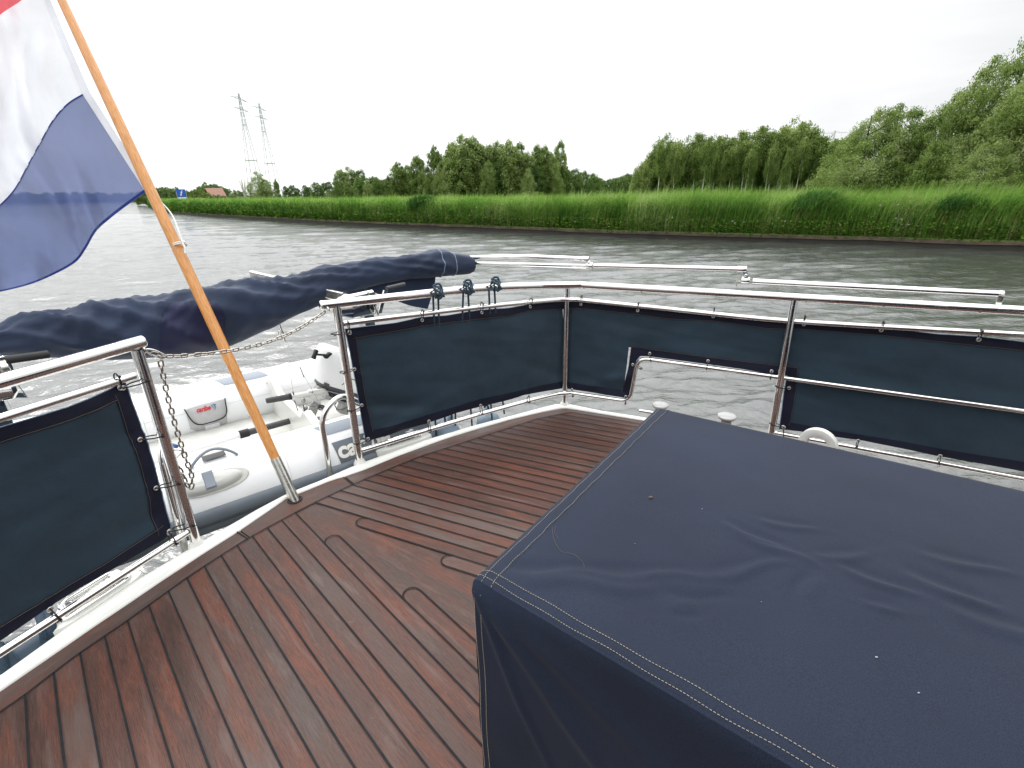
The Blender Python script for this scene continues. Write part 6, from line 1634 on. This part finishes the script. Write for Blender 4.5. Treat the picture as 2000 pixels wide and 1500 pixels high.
lt = MB(); lt.prism([c - dd * .06 + sx * x * S2 + UPZ * z * S2 for x, z in ((.30, .72), (-.28, .02), (-.02, .02), (-.30, -.42), (-.42, -.36), (-.22, -.82), (.06, -.56), (-.08, -.48), (.36, .22), (.08, .22), (.46, .62))], -dd * .02); lt.build('lightning_arrow', M['sign_white'], sgr)
sb_ = MB(); sb_.box(c - UPZ * (S2 + .28), sx, dd, UPZ, S2 * .95, .03, .2); sb_.build('lower_plate', M['sign_white'], sgr)
for s in (-1, 1): MB().tube([c + sx * s * .8 + dd * .1 + UPZ * .3, Vector((sp.x, sp.y, GROUND)) + sx * s * .8 + dd * .1], .06, 8).build('post', M['lattice'], sgr)

# ================================================================== CAMERA, SKY, SUN
cam = bpy.data.cameras.new('camera'); cam.sensor_width = 36; cam.lens = F / 2000 * 36; cam.clip_end = 6000; cam.clip_start = .03
co = bpy.data.objects.new('camera', cam); col.objects.link(co); m = Matrix((CR, CU, -CF)).transposed().to_4x4(); m.translation = CO; co.matrix_world = m; scene.camera = co
w = bpy.data.worlds.new('World'); scene.world = w; w.use_nodes = True; nt = w.node_tree; n, l = nt.nodes, nt.links
bg = n['Background']; sky = n.new('ShaderNodeTexSky'); sky.sky_type = 'NISHITA'; sky.sun_disc = False; sky.sun_elevation = R_(48); sky.sun_rotation = R_(-42); sky.air_density = 1.5; sky.dust_density = 3
tc = n.new('ShaderNodeTexCoord'); mp = n.new('ShaderNodeMapping'); mp.inputs['Scale'].default_value = (1, 1, 5.5); mp.inputs['Rotation'].default_value = (.08, .12, .4); l.new(tc.outputs['Generated'], mp.inputs['Vector'])
ns = n.new('ShaderNodeTexNoise'); ns.inputs['Scale'].default_value = 2.2; ns.inputs['Detail'].default_value = 5; ns.inputs['Roughness'].default_value = .5; ns.inputs['Distortion'].default_value = .5; l.new(mp.outputs[0], ns.inputs['Vector'])
cl = ramp(n, l, ns.outputs['Fac'], [(.30, (.86, .88, .90)), (.50, (.955, .97, .985)), (.68, (1.05, 1.055, 1.06))])
sep = n.new('ShaderNodeSeparateXYZ'); l.new(tc.outputs['Generated'], sep.inputs[0])
# overcast sky: brighter towards the zenith
mr = n.new('ShaderNodeMapRange'); mr.interpolation_type = 'LINEAR'; mr.inputs[1].default_value = .22; mr.inputs[2].default_value = .95; mr.inputs[3].default_value = 10.0 * SKYB; mr.inputs[4].default_value = 10.0 * SKYB * ZEN; l.new(sep.outputs[2], mr.inputs[0])
vm = n.new('ShaderNodeVectorMath'); vm.operation = 'SCALE'; l.new(cl, vm.inputs[0]); 
# the overcast is thinner and brighter around the hidden sun, to the left
dt = n.new('ShaderNodeVectorMath'); dt.operation = 'DOT_PRODUCT'; dt.inputs[1].default_value = (math.sin(R_(-42)) * math.cos(R_(38)), math.cos(R_(-42)) * math.cos(R_(38)), math.sin(R_(38)))
l.new(tc.outputs['Generated'], dt.inputs[0]); gl = n.new('ShaderNodeMapRange'); gl.interpolation_type = 'SMOOTHSTEP'; gl.inputs[1].default_value = .0; gl.inputs[2].default_value = 1.0; gl.inputs[3].default_value = 1.0; gl.inputs[4].default_value = GLOW
l.new(dt.outputs['Value'], gl.inputs[0]); l.new(math_(n, l, 'MULTIPLY', mr.outputs[0], gl.outputs[0]), vm.inputs['Scale'])
mx = n.new('ShaderNodeMix'); mx.data_type = 'RGBA'; mx.inputs[0].default_value = .95; l.new(sky.outputs[0], mx.inputs[6]); l.new(vm.outputs[0], mx.inputs[7]); l.new(mx.outputs[2], bg.inputs['Color']); bg.inputs['Strength'].default_value = .1
sun = bpy.data.lights.new('sun', 'SUN'); sun.energy = .8; sun.angle = R_(25); sun.color = (1, .96, .9); so = bpy.data.objects.new('sun', sun); col.objects.link(so)
el, azm = R_(48), R_(-42); dv_ = Vector((math.sin(azm) * math.cos(el), math.cos(azm) * math.cos(el), math.sin(el))); so.rotation_euler = dv_.to_track_quat('Z', 'Y').to_euler()
scene.view_settings.view_transform = 'Standard'; scene.view_settings.look = 'None'; scene.view_settings.exposure = 0; scene.view_settings.gamma = 1
scene.cycles.max_bounces = 8; scene.cycles.transparent_max_bounces = 8; scene.cycles.use_denoising = True
